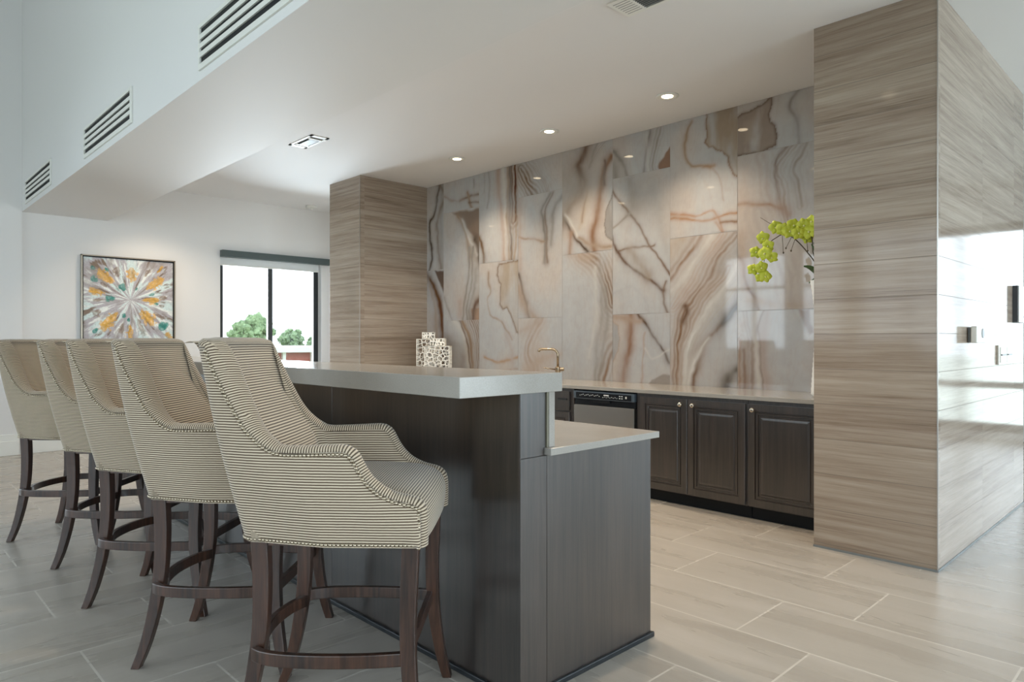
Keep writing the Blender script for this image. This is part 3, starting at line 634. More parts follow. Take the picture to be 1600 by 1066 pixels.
tag(m.build('vase', M['vase'], auto=60), 'tall white ribbed vase beside the right stone pillar', 'vase')

oc = thing('orchid_plant', 'lime green orchid spray arching out of the white vase', 'plant', (VX, VY, 1.5))
def at(px, py, Y):
    u = (px-800)/F_PX; dx = u*KX-KY; dy = u*KY+KX; tt = Y/dy; return Vector((tt*dx, Y, CAM_H+tt*(533-py)/F_PX))
s1 = [(VX, VY, 1.45), (VX-.03, VY-.01, 1.62), at(1262, 395, 4.58), at(1240, 372, 4.56), at(1225, 366, 4.54), at(1212, 372, 4.52), at(1203, 380, 4.51), at(1196, 400, 4.50), at(1193, 420, 4.49), at(1200, 440, 4.5)]
s2 = [(VX, VY, 1.45), (VX+.01, VY, 1.62), at(1272, 400, 4.56), at(1268, 370, 4.54), at(1254, 355, 4.52), at(1232, 350, 4.5), at(1210, 352, 4.48), at(1188, 340, 4.48)]
s3 = [(VX, VY, 1.45), at(1278, 420, 4.58), at(1284, 380, 4.6), at(1284, 352, 4.6)]
for s_ in (s1, s2, s3):
    m = MB(); q = smooth_path(s_, 5); m.tube(q, [.0045-.003*i/len(q) for i in range(len(q))], 6); m.build('stem', M['stem'], oc, smooth=True)
for (a, b) in (((1243, 372), (1236, 392)), ((1238, 368), (1228, 388)), ((1260, 372), (1262, 392)), ((1222, 366), (1224, 395))):
    m = MB(); m.tube([at(*a, 4.54), at(*b, 4.53)], .0018, 5); m.lathe([(.001, -.008), (.006, 0), (.001, .008)], at(*b, 4.53), 8); m.build('bud_spike', M['stem'], oc, smooth=True)
def flower(c, facing, size, spin):
    """five petals and a lip around a centre"""
    f = Vector(facing).normalized(); up = Vector((0,0,1)); rx = up.cross(f).normalized(); uy = f.cross(rx); m = MB()
    for k in range(5):
        a = spin+k*2*math.pi/5; wide = .60 if k in (1, 4) else .44; rows = []
        d = rx*math.sin(a)+uy*math.cos(a); e = f.cross(d)
        for i in range(6):
            tt = i/5; wv = wide*size*math.sin(math.pi*min(1, .12+tt*.85))**.8; row = []
            for j in range(5):
                q = (j-2)/2; row.append(Vector(c)+d*size*tt+e*wv*q+f*(size*.22*math.sin(tt*2.4)-size*.12*q*q-size*.25*tt*tt))
            rows.append(row)
        m.grid(rows)
    o = m.build('flower', M['petal'], oc, smooth=True, fix=False)
    mm = MB(); mm.lathe([(size*.02, 0), (size*.14, size*.06), (size*.16, size*.14), (size*.06, size*.24)], (0,0,0), 10)
    q = f.to_track_quat('Z', 'Y').to_matrix()
    mm.v = [tuple(q @ Vector(p) + Vector(c)-uy*size*.08) for p in mm.v]; mm.build('flower_centre', M['petalc'], o, smooth=True)
rf = random.Random(4)
for (px, py, Y, sz) in ((1192, 372, 4.50, .055), (1200, 384, 4.47, .05), (1181, 394, 4.49, .052), (1195, 396, 4.46, .06), (1206, 402, 4.48, .05), (1177, 421, 4.48, .05), (1190, 418, 4.46, .052), (1196, 432, 4.47, .05), (1188, 434, 4.49, .042),
                        (1212, 355, 4.47, .055), (1223, 359, 4.45, .055), (1234, 361, 4.46, .058), (1240, 352, 4.48, .055), (1248, 364, 4.47, .055), (1256, 352, 4.5, .058), (1264, 362, 4.5, .06), (1268, 346, 4.52, .055), (1262, 372, 4.55, .045), (1276, 352, 4.54, .055), (1284, 345, 4.56, .055)):
    flower(at(px, py, Y), (rf.uniform(-.1, .9), -1, rf.uniform(-.5, .4)), sz*.86, rf.uniform(-.4, .4))
for (px, py, dx, dz) in ((1266, 420, -.10, .02), (1270, 408, .05, .12), (1272, 432, -.07, -.04), (1276, 428, .12, .02), (1272, 415, -.02, .14)):
    m = MB(); b0 = Vector((VX, VY-.02, 1.55)); tip = at(px, py, 4.56)+Vector((dx*.3, -.03, dz)); rows = []
    for i in range(8):
        tt = i/7; c_ = b0.lerp(tip, tt)+Vector((0, 0, .03*math.sin(tt*math.pi))); wv = .032*math.sin(math.pi*min(1, .1+tt*.88))
        rows.append([c_+Vector((.5*wv*q, -.7*wv*q, .5*wv*q-.008*(1-q*q))) for q in (-1, -.5, 0, .5, 1)])
    m.grid(rows); m.build('leaf', M['leaf'], oc, smooth=True, fix=False)

# ------------------------------------------------------------------ island with raised bar
IX0, IX1 = -5.45, -1.606
isl = thing('bar_island', 'espresso wood bar island with a raised and a lower quartz level', 'island', (-3.5, 1.9, 0))
m = MB()
xs = [IX1, -2.822, -4.04, IX0]
for a, b in zip(xs, xs[1:]): m.box(b+.001, a-.001, 1.589, 1.612, .008, 1.017)
m.build('front_panel', M['wood'], isl, bevel=.0012)
m = MB(); m.box(IX0, IX1-.002, 1.612, 1.715, .008, 1.017); m.build('knee_wall', M['wood'], isl)
m = MB(); m.box(IX1-.0005, IX1+.004, 1.5885, 1.7145, .008, .8005).box(IX1-.0005, IX1+.004, 1.5885, 1.7, .8025, 1.0175); m.build('end_post', M['wood'], isl, bevel=.001)
m = MB(); m.box(IX0, IX1-.001, 1.7155, 2.325, .008, .801); m.build('lower_cabinet', M['wood'], isl, bevel=.0015)
m = MB(); m.box(IX1-.001, IX1+.003, 1.717, 2.327, .008, .801); m.build('end_panel', M['wood'], isl, bevel=.001)
m = MB(); m.box(IX0, IX1+.012, 1.575, 1.5885, 0, .02).box(IX1+.003, IX1+.014, 1.575, 2.34, 0, .02).box(IX0, IX1+.012, 2.326, 2.338, 0, .02); m.build('base_strip', M['blackmetal'], isl, bevel=.003)
m = MB(); m.box(IX0-.02, -1.576, 1.308, 1.765, 1.018, 1.082); m.build('raised_countertop', M['quartz'], isl, bevel=.002)
m = MB(); m.box(IX0, -1.602, 1.716, 1.7235, .8275, 1.0175); m.build('backing_strip', plain('raw_edge', (120, 116, 100), .6), isl)
m = MB(); m.box(IX0, -1.5985, 1.7235, 1.7515, .8275, 1.0175); m.build('stone_upstand', M['quartz'], isl, bevel=.001)
m = MB(); m.box(IX0, -1.576, 1.708, 2.350, .802, .827); m.build('lower_countertop', M['quartz'], isl, bevel=.002)

# ------------------------------------------------------------------ bar stools
def make_stool():
    root = thing('bar_stool', '', 'bar stool')
    # rim of the padded shell on one side (front foot of the arm, arm, wing, top corner): (x, z)
    fr = [(.272, .612), (.273, .65), (.273, .69), (.270, .722), (.253, .735)]
    arm = [(.198, .747), (.158, .766), (.124, .795), (.105, .822), (.090, .850), (.080, .872), (.062, .882), (.025, .881), (-.06, .877), (-.12, .876), (-.155, .884), (-.19, .905), (-.232, .945), (-.260, .992), (-.288, 1.040), (-.317, 1.095), (-.339, 1.145), (-.350, 1.172)]
    side = fr+arm
    # resample
    path = []
    for (a, b) in zip(side, side[1:]):
        L = math.hypot(b[0]-a[0], b[1]-a[1]); k = max(1, round(L/.014))
        for i in range(k): path.append((a[0]+(b[0]-a[0])*i/k, a[1]+(b[1]-a[1])*i/k))
    path.append(side[-1]); n = len(path)
    # smooth once
    path = [path[0]]+[((a[0]+2*b[0]+c[0])/4, (a[1]+2*b[1]+c[1])/4) for a, b, c in zip(path, path[1:], path[2:])]+[path[-1]]
    cols = []   # (rim, bottom, inward normal, thickness, kind)
    for i, (x, z) in enumerate(path):
        s = i/(n-1)
        if x > .05:
            fzz = min(1, (z-.612)/.27) if s < .6 else 1
        xb = .272-(.272+.205)*(s**1.0)
        yr = .262+.012*math.sin(min(1, max(0, (.27-x)/.4))*math.pi) - (.03*max(0, (-x-.1)/.27))
        yb = .262-.05*max(0, (-xb+.0)/.205)
        wing = min(1, max(0, (-x-.08)/.26)); wing = wing*wing*(3-2*wing); ang = R(28)*wing
        cols.append((Vector((x, yr, z)), Vector((xb, yb, .612)), Vector((math.sin(ang), -math.cos(ang), 0)), .052+.040*wing))
    # rear corner and back
    xr, yr, zr = cols[-1][0]; xb, yb, zb = cols[-1][1]
    K = 5
    for k in range(1, K+1):
        a = R(90)*k/K
        rim = Vector((xr-.030*math.sin(a), yr-.030*(1-math.cos(a)), zr+.012*math.sin(a)))
        bot = Vector((xb-.055*math.sin(a), yb-.055*(1-math.cos(a)), .612))
        ang = R(28)+(R(90)-R(28))*k/K
        cols.append((rim, bot, Vector((math.sin(ang), -math.cos(ang), 0)), .092-.030*k/K))
    rx, ry, rz = cols[-1][0]; bx, by, bz = cols[-1][1]
    for k in range(1, 9):
        f = k/8
        cols.append((Vector((rx-.012*math.sin(f*math.pi/2), ry*(1-f), rz)), Vector((bx-.014*math.sin(f*math.pi/2), by*(1-f), .612)), Vector((1, 0, 0)), .062))
    half = cols; full = half+[(Vector((r.x, -r.y, r.z)), Vector((b.x, -b.y, b.z)), Vector((nn.x, -nn.y, 0)), th) for r, b, nn, th in half[-2::-1]]
    NB = 16; NR = 7; NI = 14; rows = []; rib = []
    N = len(full); arcl = [0.]
    for a_, b_ in zip(full, full[1:]): arcl.append(arcl[-1]+(b_[0]-a_[0]).length)
    for i, (r, b, nn, th) in enumerate(full):
        tan = (full[min(i+1, N-1)][0]-full[max(i-1, 0)][0]).normalized()
        out = -nn
        u = (r-b); u = u.normalized() if u.length > 1e-4 else Vector((1, 0, 0))
        bul = u-tan*u.dot(tan)
        if bul.length < .15: bul = Vector((1, 0, .2))
        bul = bul-nn*bul.dot(nn); bul.normalize()
        if i < 6 or i > N-7: bul = (Vector((1, 0, .15))).normalized()
        row = []; rb = []
        for k in range(NB+1):
            f = k/NB; p = b.lerp(r, f)+out*(.010*math.sin(f*math.pi)); row.append(p); rb.append(p.z)
        row.append(r.copy()); rb.append(arcl[i])
        bh = .018 if abs(r.y) > .03 else .018
        for k in range(1, NR):
            a = math.pi*k/NR; p = r+nn*(th*(1-math.cos(a))/2)+bul*(bh*math.sin(a)); row.append(p); rb.append(arcl[i])
        row.append(r+nn*th); rb.append(arcl[i])
        ir = r+nn*th; ib = b+nn*(th+.02*abs(nn.x)); zb_ = min(.70, max(.612, r.z-.02))
        fz = (zb_-b.z)/max(.001, (r.z-b.z)); ib = (b.lerp(r, fz)+nn*(th+(.028 if nn.x > .8 else .004))); ib.z = zb_
        for k in range(NI+1):
            f = k/NI; p = ir.lerp(ib, f)+nn*(.014*math.sin(f*math.pi)*abs(nn.x)); row.append(p); rb.append(p.z)
        rows.append(row); rib.append(rb)
    for it in range(14):               # ease the padded inner faces around the two rear corners
        new = [list(r_) for r_ in rows]
        for i in range(max(1, n-26), min(N-1, N-n+26)):
            for k in range(NB+4, len(rows[0])): new[i][k] = (rows[i-1][k]+rows[i][k]*2+rows[i+1][k])/4
        rows = new
    m = MB(); m.grid(rows)
    sh = m.build('backrest_shell', M['fabric'], root, smooth=True, fix=False)
    at_ = sh.data.attributes.new('rib', 'FLOAT', 'POINT'); at_.data.foreach_set('value', np.array(rib, dtype=np.float32).ravel())
    # underside and end closures
    # padded inner back lying between the wings, its front almost level with the wing edge
    xin = [(1.188, -.385), (1.193, -.368), (1.184, -.350), (1.15, -.330), (1.10, -.302), (1.03, -.262), (.95, -.212), (.88, -.165), (.80, -.130), (.74, -.115)]
    xin = [(q.x, q.y) for q in smooth_path([(a, b, 0) for a, b in xin], 4)]
    rows = []; rib = []
    for (z, x) in xin:
        hw = .203+.014*min(1, max(0, (1.18-z)/.3)); row = []
        for k in range(-14, 15):
            q = k/14; aq = abs(q); e = max(0, (aq-.72)/.28)
            row.append((x-.004*q*q-.030*e**2.4, hw*(q+.06*q*e), z-.004*e)); 
        rows.append(row); rib.append([z]*29)
    m = MB(); m.grid(rows); bc = m.build('back_cushion', M['fabric'], root, smooth=True, fix=False)
    at_ = bc.data.attributes.new('rib', 'FLOAT', 'POINT'); at_.data.foreach_set('value', np.array(rib, dtype=np.float32).ravel())
    # seat cushion: profile in x-z, swept over y
    prof = [(-.225, .66), (-.225, .745), (-.20, .768), (-.12, .776), (-.02, .780), (.08, .779), (.17, .774), (.225, .766), (.258, .752), (.280, .730), (.290, .700), (.291, .665), (.286, .632), (.276, .616), (.20, .612), (-.225, .612)]
    pr = [(q.x, q.z) for q in smooth_path([(a, 0, b) for a, b in prof], 4)]
    arc = [0]
    for a, b in zip(pr, pr[1:]): arc.append(arc[-1]+math.hypot(b[0]-a[0], b[1]-a[1]))
    rows = []; rib = []
    ys = [-1, -.985, -.95, -.88, -.75, -.5, -.25, 0, .25, .5, .75, .88, .95, .985, 1]
    for q in ys:
        e = max(0, (abs(q)-.80)/.20); k = 1-(1-math.sqrt(max(0, 1-e*e)))*.12
        row = []
        for (x, z) in pr:
            hw = .236-.022*max(0, -x)/.22
            z2 = .612+(z-.612)*(k-.05*abs(q)**4); x2 = x if x < 0 else x*(1-.03*abs(q)**3-(1-k)*.25); row.append((x2, hw*q, z2))
        rows.append(row); rib.append(arc)
    m = MB(); m.grid(rows); nc = len(pr)
    m.f.append(tuple(range(nc))); m.f.append(tuple((len(ys)-1)*nc+i for i in range(nc))[::-1])
    se = m.build('seat_cushion', M['fabric'], root, smooth=True, fix=False)
    at_ = se.data.attributes.new('rib', 'FLOAT', 'POINT'); at_.data.foreach_set('value', np.array(rib, dtype=np.float32).ravel())
    # nailheads: along rim outside and along the bottom edge
    def along(pts, step):
        out = []; acc = 0; out.append(pts[0])
        for a, b in zip(pts, pts[1:]):
            L = (b-a).length; d = step-acc
            while d <= L: out.append(a.lerp(b, d/L)); d += step
            acc = (acc+L) % step if L else acc
            acc = L-(d-step)
        return out
    m = MB(); r_ = .0057
    def nail(p, o):
        o = o.normalized(); a = o.orthogonal().normalized(); b = o.cross(a); vs = []; n_ = 7
        for (rr, h) in ((r_, -.001), (r_*.86, .0022), (r_*.45, .0038)):
            for i in range(n_): t_ = 2*math.pi*i/n_; vs.append(p+a*rr*math.cos(t_)+b*rr*math.sin(t_)+o*h)
        vs.append(p+o*.0043); fs = []
        for j in range(2):
            for i in range(n_): k = (i+1) % n_; fs.append((j*n_+i, j*n_+k, (j+1)*n_+k, (j+1)*n_+i))
        for i in range(n_): fs.append((2*n_+i, 2*n_+(i+1) % n_, 3*n_))
        m.add(vs, fs)
    for sgn in (1, -1):
        line = [Vector((c[0].x-(.006 if i < 8 else 0), sgn*(c[0].y+.001), c[0].z-(.007 if i > 8 else 0))) for i, c in enumerate(half[:n])]
        for p in along(line, .0117): nail(p, Vector((-.1, sgn, 0)))
    bl = [Vector((c[1].x, c[1].y+.0025, .620)) for c in half]+[Vector((c[1].x, -c[1].y-.0025, .620)) for c in half[-2::-1]]
    for p in along(bl, .0117):
        o = Vector((0, 1 if p.y > 0 else -1, 0)) if p.x > -.2 else Vector((-1, .6*(1 if p.y > .1 else -1 if p.y < -.1 else 0), 0)); nail(p+Vector((-.003 if p.x < -.2 else 0, 0, 0)), o)
    m.build('nailhead_trim', M['pewter'], root, smooth=True, fix=False)
    m = MB(); m.box(-.20, .255, -.205, .205, .600, .625); m.build('seat_base', M['legwood'], root)
    # sabre legs
    for sgn in (1, -1):
        q = smooth_path([(-.205, sgn*.190, .62), (-.200, sgn*.190, .50), (-.203, sgn*.193, .36), (-.222, sgn*.198, .22), (-.252, sgn*.206, .09), (-.285, sgn*.213, 0)], 4); k = len(q)-1
        m = MB(); m.sweep(q, (1, 0, 0), (0, 1, 0), [(.0245-.009*(i/k)**1.5, .020-.005*i/k) for i in range(k+1)]); m.build('leg', M['legwood'], root, bevel=.003)
        q = smooth_path([(.241, sgn*.232, .62), (.236, sgn*.236, .50), (.234, sgn*.240, .36), (.242, sgn*.247, .22), (.262, sgn*.256, .09), (.284, sgn*.264, 0)], 4)
        m = MB(); m.sweep(q, (1, 0, 0), (0, 1, 0), [(.0245-.009*(i/k)**1.5, .019-.004*i/k) for i in range(k+1)]); m.build('leg', M['legwood'], root, bevel=.003)
    # footrest rails
    def rail(pts, nn=6):
        q = smooth_path(pts, nn); ax = []
        for i in range(len(q)):
            tt = (q[min(i+1, len(q)-1)]-q[max(i-1, 0)]).normalized(); ax.append(Vector((-tt.y, tt.x, 0)))
        m = MB(); m.sweep(q, ax, (0, 0, 1), (.010, .019)); m.build('footrest_rail', M['legwood'], root, bevel=.003)
    zr_ = .297
    for sgn in (1, -1):
        rail([(.222, sgn*.246, zr_), (.12, sgn*.262, zr_), (0, sgn*.268, zr_), (-.11, sgn*.262, zr_), (-.175, sgn*.246, zr_), (-.212, sgn*.222, zr_)])
    rail([(.226, -.232, zr_), (.228, 0, zr_), (.226, .232, zr_)], 3)
    rail([(-.192, -.180, zr_), (-.225, -.11, zr_), (-.240, 0, zr_), (-.225, .11, zr_), (-.192, .180, zr_)])
    return root
def cam2room(r, d): return (r*KX-d*KY, r*KY+d*KX)
stool = make_stool()
BASE = math.degrees(math.atan2(KY, KX))
SP = [((-.520, 2.185), -1.5, 'nearest striped stool with nailhead trim, its whole seat and both arms in view'),
      ((-1.076, 2.709), -1.5, 'second striped stool from the near end of the bar'),
      ((-1.600, 3.260), -4, 'middle one of the five striped stools along the bar'),
      ((-2.100, 3.800), -1.5, 'fourth striped stool from the near end, just before the farthest one'),
      ((-2.690, 4.290), -1, 'farthest striped stool, cut by the left edge of the photo')]
parts0 = list(stool.children)
for i, (c, rz, lab) in enumerate(SP):
    if i == 0: s_ = stool
    else:
        s_ = stool.copy(); COL.objects.link(s_)
        for ch in parts0:
            d = ch.copy(); COL.objects.link(d); d.parent = s_
    x, y = cam2room(*c); s_.location = (x, y, 0); s_.rotation_euler = (0, 0, R(BASE+rz))
    s_['label'] = lab; s_['group'] = 'striped bar stools along the raised bar'

# ------------------------------------------------------------------ painting
pt = thing('painting', 'square abstract painting of radiating gold and teal strokes on the left wall', 'painting', (XL+.02, 2.35, 1.18))
m = MB(); y0, y1, z0, z1 = 1.862, 2.842, 1.182, 2.152
for (a, b, c, d) in ((y0, y1, z0, z0+.012), (y0, y1, z1-.012, z1), (y0, y0+.012, z0, z1), (y1-.012, y1, z0, z1)): m.box(XL+.001, XL+.045, a, b, c, d)
m.build('frame', M['frame'], pt)
m = MB()
for (a, b, c, d) in ((y0+.012, y1-.012, z0+.012, z0+.024), (y0+.012, y1-.012, z1-.024, z1-.012), (y0+.012, y0+.024, z0+.012, z1-.012), (y1-.024, y1-.012, z0+.012, z1-.012)): m.box(XL+.001, XL+.030, a, b, c, d)
m.build('shadow_gap', M['dark'], pt)
NP = 190; u, v = np.meshgrid(np.linspace(0, 1, NP), np.linspace(0, 1, NP)); uf, vf = u.ravel(), v.ravel()
px_ = 120+uf*830; py_ = 910-vf*785                      # canvas drawn on an 830 x 785 grid
dx, dy = px_-540, py_-520; th = np.arctan2(dy, dx); rad = np.hypot(dx, dy)
n1 = np.array([mnoise.fractal((math.cos(a)*4.5, math.sin(a)*4.5, r*.004), 1, 2, 4) for a, r in zip(th, rad)])
n2 = np.array([mnoise.fractal((math.cos(a)*9+5, math.sin(a)*9, r*.006), 1, 2, 4) for a, r in zip(th, rad)])
n3 = np.array([mnoise.fractal((a*26, b*26, 3.1), 1, 2, 4) for a, b in zip(uf, vf)])
base = np.array(lin((176, 172, 178)))[None]*np.ones((NP*NP, 1))
def lay(f, c):
    global base
    f = np.clip(f, 0, 1)[:, None]; base = base*(1-f)+np.array(lin(c))*f
lay((n1-.02)*3*np.clip(rad/80, 0, 1), (206, 222, 222)); lay((n2-.12)*3, (226, 230, 228)); lay((-.2-n1)*2*np.clip(rad/120, 0, 1), (150, 142, 138)); lay((-.30-n2)*3*np.clip(rad/150, 0, 1), (124, 106, 92))
def petal(cx, cy, L, wd, c, amt=1.):
    global base
    a = math.atan2(cy-520, cx-540); ex = (px_-cx)*math.cos(a)+(py_-cy)*math.sin(a); ey = -(px_-cx)*math.sin(a)+(py_-cy)*math.cos(a)
    wob = np.clip(1+.5*n2+.5*n3, .4, 1.8); q = (ex/(L*.86))**2+(ey/(wd*1.05*wob*(1+.35*ex/L)))**2
    f = np.clip((1.1-q+.5*n3)*2.6, 0, 1)*np.clip(amt-.35*np.abs(n1)-.5*np.clip(n3, 0, 1), 0, 1); k = 1+.35*n2+.3*n3
    base = base*(1-f[:, None])+np.array(lin(c))[None]*k[:, None]*f[:, None]
for q in ((235,655,50,35),(640,790,110,24),(460,800,60,18),(840,570,40,12),(850,490,50,18),(820,670,80,18),(250,530,55,14),(415,255,60,30),(890,380,35,10),(300,380,60,14),(700,240,60,16),(345,850,40,10)): petal(*q, (126, 104, 84), .85)
for q in ((310,300,115,42),(555,275,85,42),(770,350,130,38),(240,450,90,34),(735,515,105,28),(350,730,140,48),(700,690,115,46),(535,830,85,26),(820,205,55,18),(910,870,50,30)): petal(*q, (206, 158, 62))
for q in ((465,405,45,42),(355,510,52,30),(215,335,40,26),(205,225,28,20),(325,235,28,14),(850,775,52,42),(480,675,28,20),(525,715,24,16),(745,460,38,12),(790,550,30,10),(225,825,38,18),(595,410,20,10)): petal(*q, (40, 128, 118))
rr_ = [[(XL+.024, y0+.024+(y1-y0-.048)*i/(NP-1), z0+.024+(z1-z0-.048)*j/(NP-1)) for i in range(NP)] for j in range(NP)]
m = MB(); m.grid(rr_); cv = m.build('canvas', M['canvas'], pt, fix=False)
ca = cv.data.attributes.new('paint', 'FLOAT_COLOR', 'POINT'); ca.data.foreach_set('color', np.hstack([np.clip(base, 0, 1), np.ones((NP*NP, 1))]).astype(np.float32).ravel())

# ------------------------------------------------------------------ soffit grilles, ceiling vents, lamps, detector
GL = ['white linear air grille at the far end of the soffit face', 'middle white linear air grille on the soffit face', 'nearest white linear air grille on the soffit face, cut by the top edge']
for (x0, x1), lab in zip(((-8.56, -7.325), (-6.13, -4.89), (-3.715, -2.475)), GL):
    g = thing('air_grille', lab, 'vent', ((x0+x1)/2, 1.32, 2.6), 'linear air grilles on the soffit face')
    z0, z1 = 2.598, 2.835; Y = 1.328; m = MB()
    m.box(x0, x1, Y-.012, Y-.0005, z0, z0+.03).box(x0, x1, Y-.012, Y-.0005, z1-.022, z1).box(x0, x0+.02, Y-.012, Y-.0005, z0+.03, z1-.022).box(x1-.03, x1, Y-.012, Y-.0005, z0+.03, z1-.022)
    m.build('frame', M['whitemetal'], g, bevel=.0015)
    m = MB(); m.box(x0+.02, x1-.03, Y-.002, Y-.0008, z0+.03, z1-.022); m.build('duct_opening', M['dark'], g)
    hh = (z1-.022-z0-.03)
    for k in range(3):
        zc = z0+.03+hh*(k+1)/4; m = MB(); m.box(x0+.02, x1-.03, Y-.011, Y-.003, zc-.013, zc+.013); m.build('slat', M['whitemetal'], g)
v = thing('ceiling_vent', 'square white ceiling air diffuser before the painting wall', 'vent', (-5.77, 3.01, ZC))
m = MB(); X0, X1, Y0, Y1 = -5.985, -5.55, 2.925, 3.10
for k, (i, zz) in enumerate(((0, .006), (.055, .014))):
    wv = .035 if k == 0 else .02
    a, b, c, d = X0+i*1.6, X1-i*1.6, Y0+i*.8, Y1-i*.8
    if k == 0: m.box(a, b, c, c+wv*.7, ZC-zz, ZC-.0005).box(a, b, d-wv*.7, d, ZC-zz, ZC-.0005).box(a, a+wv*1.4, c, d, ZC-zz, ZC-.0005).box(b-wv*1.4, b, c, d, ZC-zz, ZC-.0005)
m.build('frame', M['whitemetal'], v)
m = MB(); m.box(X0+.04, X1-.04, Y0+.02, Y1-.02, ZC-.003, ZC-.0008); m.build('duct_opening', M['dark'], v)
m = MB(); m.box(X0+.11, X1-.11, Y0+.045, Y1-.045, ZC-.014, ZC-.004); m.build('centre_plate', M['greyplastic'], v)
for a_ in (X0+.085, X1-.11):
    m = MB(); m.box(a_, a_+.025, Y0+.025, Y1-.025, ZC-.012, ZC-.003); m.build('blade', M['whitemetal'], v)
v = thing('ceiling_vent', 'louvred ceiling return vent at the top edge of the photo', 'vent', (-2.1, 3.03, ZC))
m = MB(); X0, X1, Y0, Y1 = -2.30, -1.75, 2.93, 3.13
m.box(X0, X0+.13, Y0, Y1, ZC-.008, ZC-.0005).box(X1-.02, X1, Y0, Y1, ZC-.008, ZC-.0005).box(X0+.13, X1-.02, Y0, Y0+.02, ZC-.008, ZC-.0005).box(X0+.13, X1-.02, Y1-.02, Y1, ZC-.008, ZC-.0005); m.build('frame', M['whitemetal'], v)
m = MB(); m.box(X0+.13, X1-.02, Y0+.02, Y1-.02, ZC-.002, ZC-.0008); m.build('duct_opening', M['dark'], v)
m = MB()
for i in range(9): y = Y0+.032+i*.0165; m.box(X0+.13, X1-.02, y-.003, y+.003, ZC-.008, ZC-.002)
m.build('louvre', M['greyplastic'], v)
m = MB()
for i in range(7): m.box(X0+.02, X0+.115, Y0+.03+i*.022, Y0+.034+i*.022, ZC-.0088, ZC-.008)
m.build('louvre', M['greyplastic'], v)
def downlight(x, y, lab, power=44):
    d = thing('recessed_downlight', lab, 'ceiling light', (x, y, ZC), 'warm recessed downlights in the ceiling')
    m = MB(); m.lathe([(.040, ZC-.0005), (.082, ZC-.0005), (.082, ZC-.005), (.070, ZC-.009), (.046, ZC-.006), (.040, ZC-.002)], (x, y, 0), 28, cap=False); m.build('trim_ring', M['whitemetal'], d, smooth=True)
    m = MB(); m.lathe([(.040, ZC-.0055), (.040, ZC-.001)], (x, y, 0), 24); m.build('lens', M['lens'], d)
    l = bpy.data.lights.new('downlight_beam', 'SPOT'); l.energy = power; l.color = (1, .82, .62); l.spot_size = R(120); l.spot_blend = .8; l.shadow_soft_size = .05
    o = bpy.data.objects.new('downlight_beam', l); COL.objects.link(o); o.parent = d; o.location = (0, 0, -.02)
downlight(-2.853, 4.356, 'nearest of the three downlights above the back counter')
downlight(-4.041, 4.356, 'middle of the three downlights above the back counter')
downlight(-5.287, 4.356, 'farthest of the three downlights above the back counter')
for x, q in ((-1.70, 'downlight behind the soffit nearest the right stone pillar, mirrored high on the pillar'), (-2.96, 'downlight behind the soffit mirrored in the onyx right above the orchid'), (-4.18, 'downlight behind the soffit mirrored in the onyx above the two-door cabinet'),
             (-5.47, 'downlight behind the soffit mirrored in the middle of the onyx wall'), (-8.0, 'downlight behind the soffit nearest the painting wall')): downlight(x, 2.57, q)
sd = thing('smoke_detector', 'small white smoke detector on the ceiling near the painting wall', 'smoke detector', (-8.495, 4.48, ZC))
m = MB(); m.lathe([(.075, ZC-.0005), (.075, ZC-.014), (.062, ZC-.022), (.03, ZC-.026)], (-8.495, 4.48, 0), 28); m.build('housing', M['whitemetal'], sd, auto=40)
m = MB(); m.lathe([(.018, ZC-.026), (.018, ZC-.042), (.010, ZC-.048)], (-8.495, 4.48, 0), 16); m.build('sensor', M['whitemetal'], sd, auto=40)

# ------------------------------------------------------------------ devices on the right pillar
XR = -1.02
d = thing('thermostat', 'small white thermostat on the glossy side of the right pillar', 'thermostat', (XR, 4.74, 1.22))
m = MB(); m.box(XR+.001, XR+.02, 4.62, 4.79, 1.185, 1.268); m.build('back_plate', M['greyplastic'], d, bevel=.003)
m = MB(); m.box(XR+.02, XR+.052, 4.60, 4.81, 1.178, 1.274); m.build('body', M['whiteplastic'], d, bevel=.006)
m = MB(); m.lathe([(.028, 0), (.028, .003), (.022, .004)], (XR+.052, 4.73, 1.235), 20, 'x'); m.build('dial', M['greyplastic'], d)
d = thing('light_switch', 'white two-gang light switch plate on the right pillar, right of the thermostat', 'switch', (XR, 5.55, 1.1))
m = MB(); m.box(XR+.001, XR+.012, 5.36, 5.77, 1.035, 1.163); m.build('wall_plate', M['whiteplastic'], d, bevel=.003)
for (a, b) in ((5.385, 5.555), (5.575, 5.745)):
    m = MB(); m.box(XR+.012, XR+.018, a, b, 1.103, 1.15).box(XR+.012, XR+.018, a, b, 1.048, 1.095); m.build('rocker', M['whiteplastic'], d, bevel=.002)
    m = MB(); m.box(XR+.012, XR+.022, a+.02, b-.02, 1.094, 1.104); m.build('slider', M['greyplastic'], d)
d = thing('notice_frame', 'thin dark-backed white notice panel at the far edge of the right pillar', 'sign', (XR, 5.98, 1.45))
m = MB(); m.box(XR+.001, XR+.03, 5.83, 6.14, 1.32, 1.575); m.build('frame', M['blackmetal'], d)
m = MB(); m.box(XR+.03, XR+.036, 5.85, 6.14, 1.32, 1.575); sh_ = m.build('panel', M['whiteplastic'], d)
m = MB(); m.box(XR+.036, XR+.037, 5.99, 6.03, 1.35, 1.37); m.build('button', M['greyplastic'], sh_)

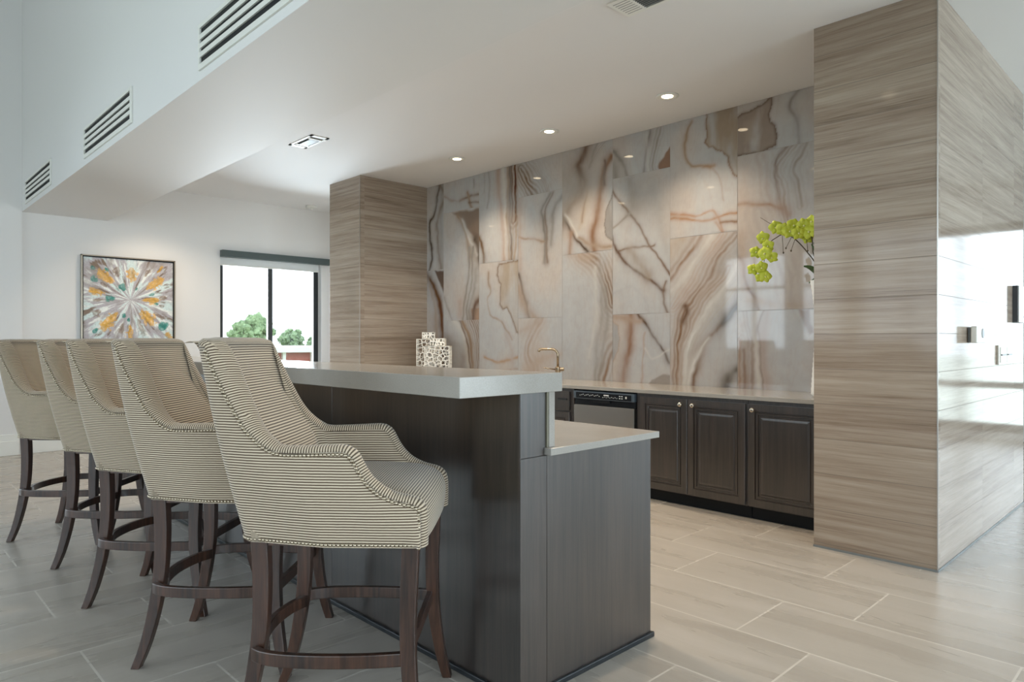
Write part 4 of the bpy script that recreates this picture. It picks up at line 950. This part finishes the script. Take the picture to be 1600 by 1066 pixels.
# ------------------------------------------------------------------ outdoors
m = MB(); m.add([(-90, -90, -.35), (90, -90, -.35), (90, 90, -.35), (-90, 90, -.35)], [(0,1,2,3)])
struct(m.build('ground', M['grass'], fix=False))
rt = random.Random(21)
def tree(x, y, top, rad, lab, low=.0):
    """crown of many small boughs from `low` up to `top`, on a trunk"""
    o = thing('leafy_tree', lab, 'tree', (x, y, -.35), 'trees beyond the window')
    m = MB(); m.tube([(x, y, -.35), (x+.1, y, top*.35), (x, y+.1, top*.7)], [rad*.09, rad*.07, rad*.04], 8); m.build('trunk', M['bark'], o, smooth=True)
    m = MB(); hz = (top-low)/2
    for k in range(70):
        d = Vector((rt.gauss(0,1), rt.gauss(0,1), rt.gauss(0,1))).normalized()*rt.uniform(.35, .84)
        c = Vector((x+d.x*rad, y+d.y*rad, low+hz+d.z*hz)); s = min(rad, hz)*rt.uniform(.16, .30)
        n_ = 8; vs = []; fs = []
        for i in range(6):
            ph_ = math.pi*i/5
            for j in range(n_):
                tt = 2*math.pi*j/n_; d = Vector((math.sin(ph_)*math.cos(tt), math.sin(ph_)*math.sin(tt), math.cos(ph_)))
                vs.append(c+d*s*(1+.9*mnoise.noise(d*3.1+c)))
        for i in range(5):
            for j in range(n_): l = (j+1) % n_; fs.append((i*n_+j, i*n_+l, (i+1)*n_+l, (i+1)*n_+j))
        m.add(vs, fs)
        for q in range(16):            # loose leaf clumps around each bough
            d = Vector((rt.gauss(0,1), rt.gauss(0,1), rt.gauss(0,1))).normalized(); p_ = c+d*s*rt.uniform(1., 1.5); a1 = d.orthogonal().normalized()*.10; a2 = d.cross(a1)
            m.add([p_-a1, p_+a2, p_+a1*1.2, p_-a2], [(0,1,2,3)])
    m.build('crown', M['foliage'], o, smooth=False, fix=False)
tree(-60, 26.0, 3.6, 2.3, 'tallest leafy tree, left of the middle of the far window', -.2)
tree(-62, 30.6, 2.5, 1.25, 'rounded tree just right of the window mullion', -.3)
tree(-57, 30.8, 1.95, 1.2, 'lower tree to the right of the rounded one beyond the window', -.3)
tree(-60, 35.0, 2.1, 1.25, 'low leafy tree at the right side of the far window', -.3)
tree(-66, 24.0, 2.7, 1.5, 'low leafy tree at the left edge of the far window', -.3)
tree(-65, 40.4, 2.4, 1.4, 'leafy tree behind the right frame of the far window', -.3)
bl_ = thing('low_building', 'low red brick building with white fascia seen through the far window', 'building', (-24, 12, -.35))
m = MB(); m.box(-27, -20, 6.5, 20, -.35, .84); m.build('wall', M['brickx'], bl_)
m = MB(); m.box(-27.3, -19.8, 6.2, 20.3, .84, 1.0); m.build('fascia', M['roofx'], bl_)
m = MB()
for i in range(14): m.box(-20.0, -19.9, 6.7+i*.95, 6.8+i*.95, -.35, .84)
m.build('pilaster', M['roofx'], bl_)
for o in bpy.data.objects:
    if '_off' in o: del o['_off']
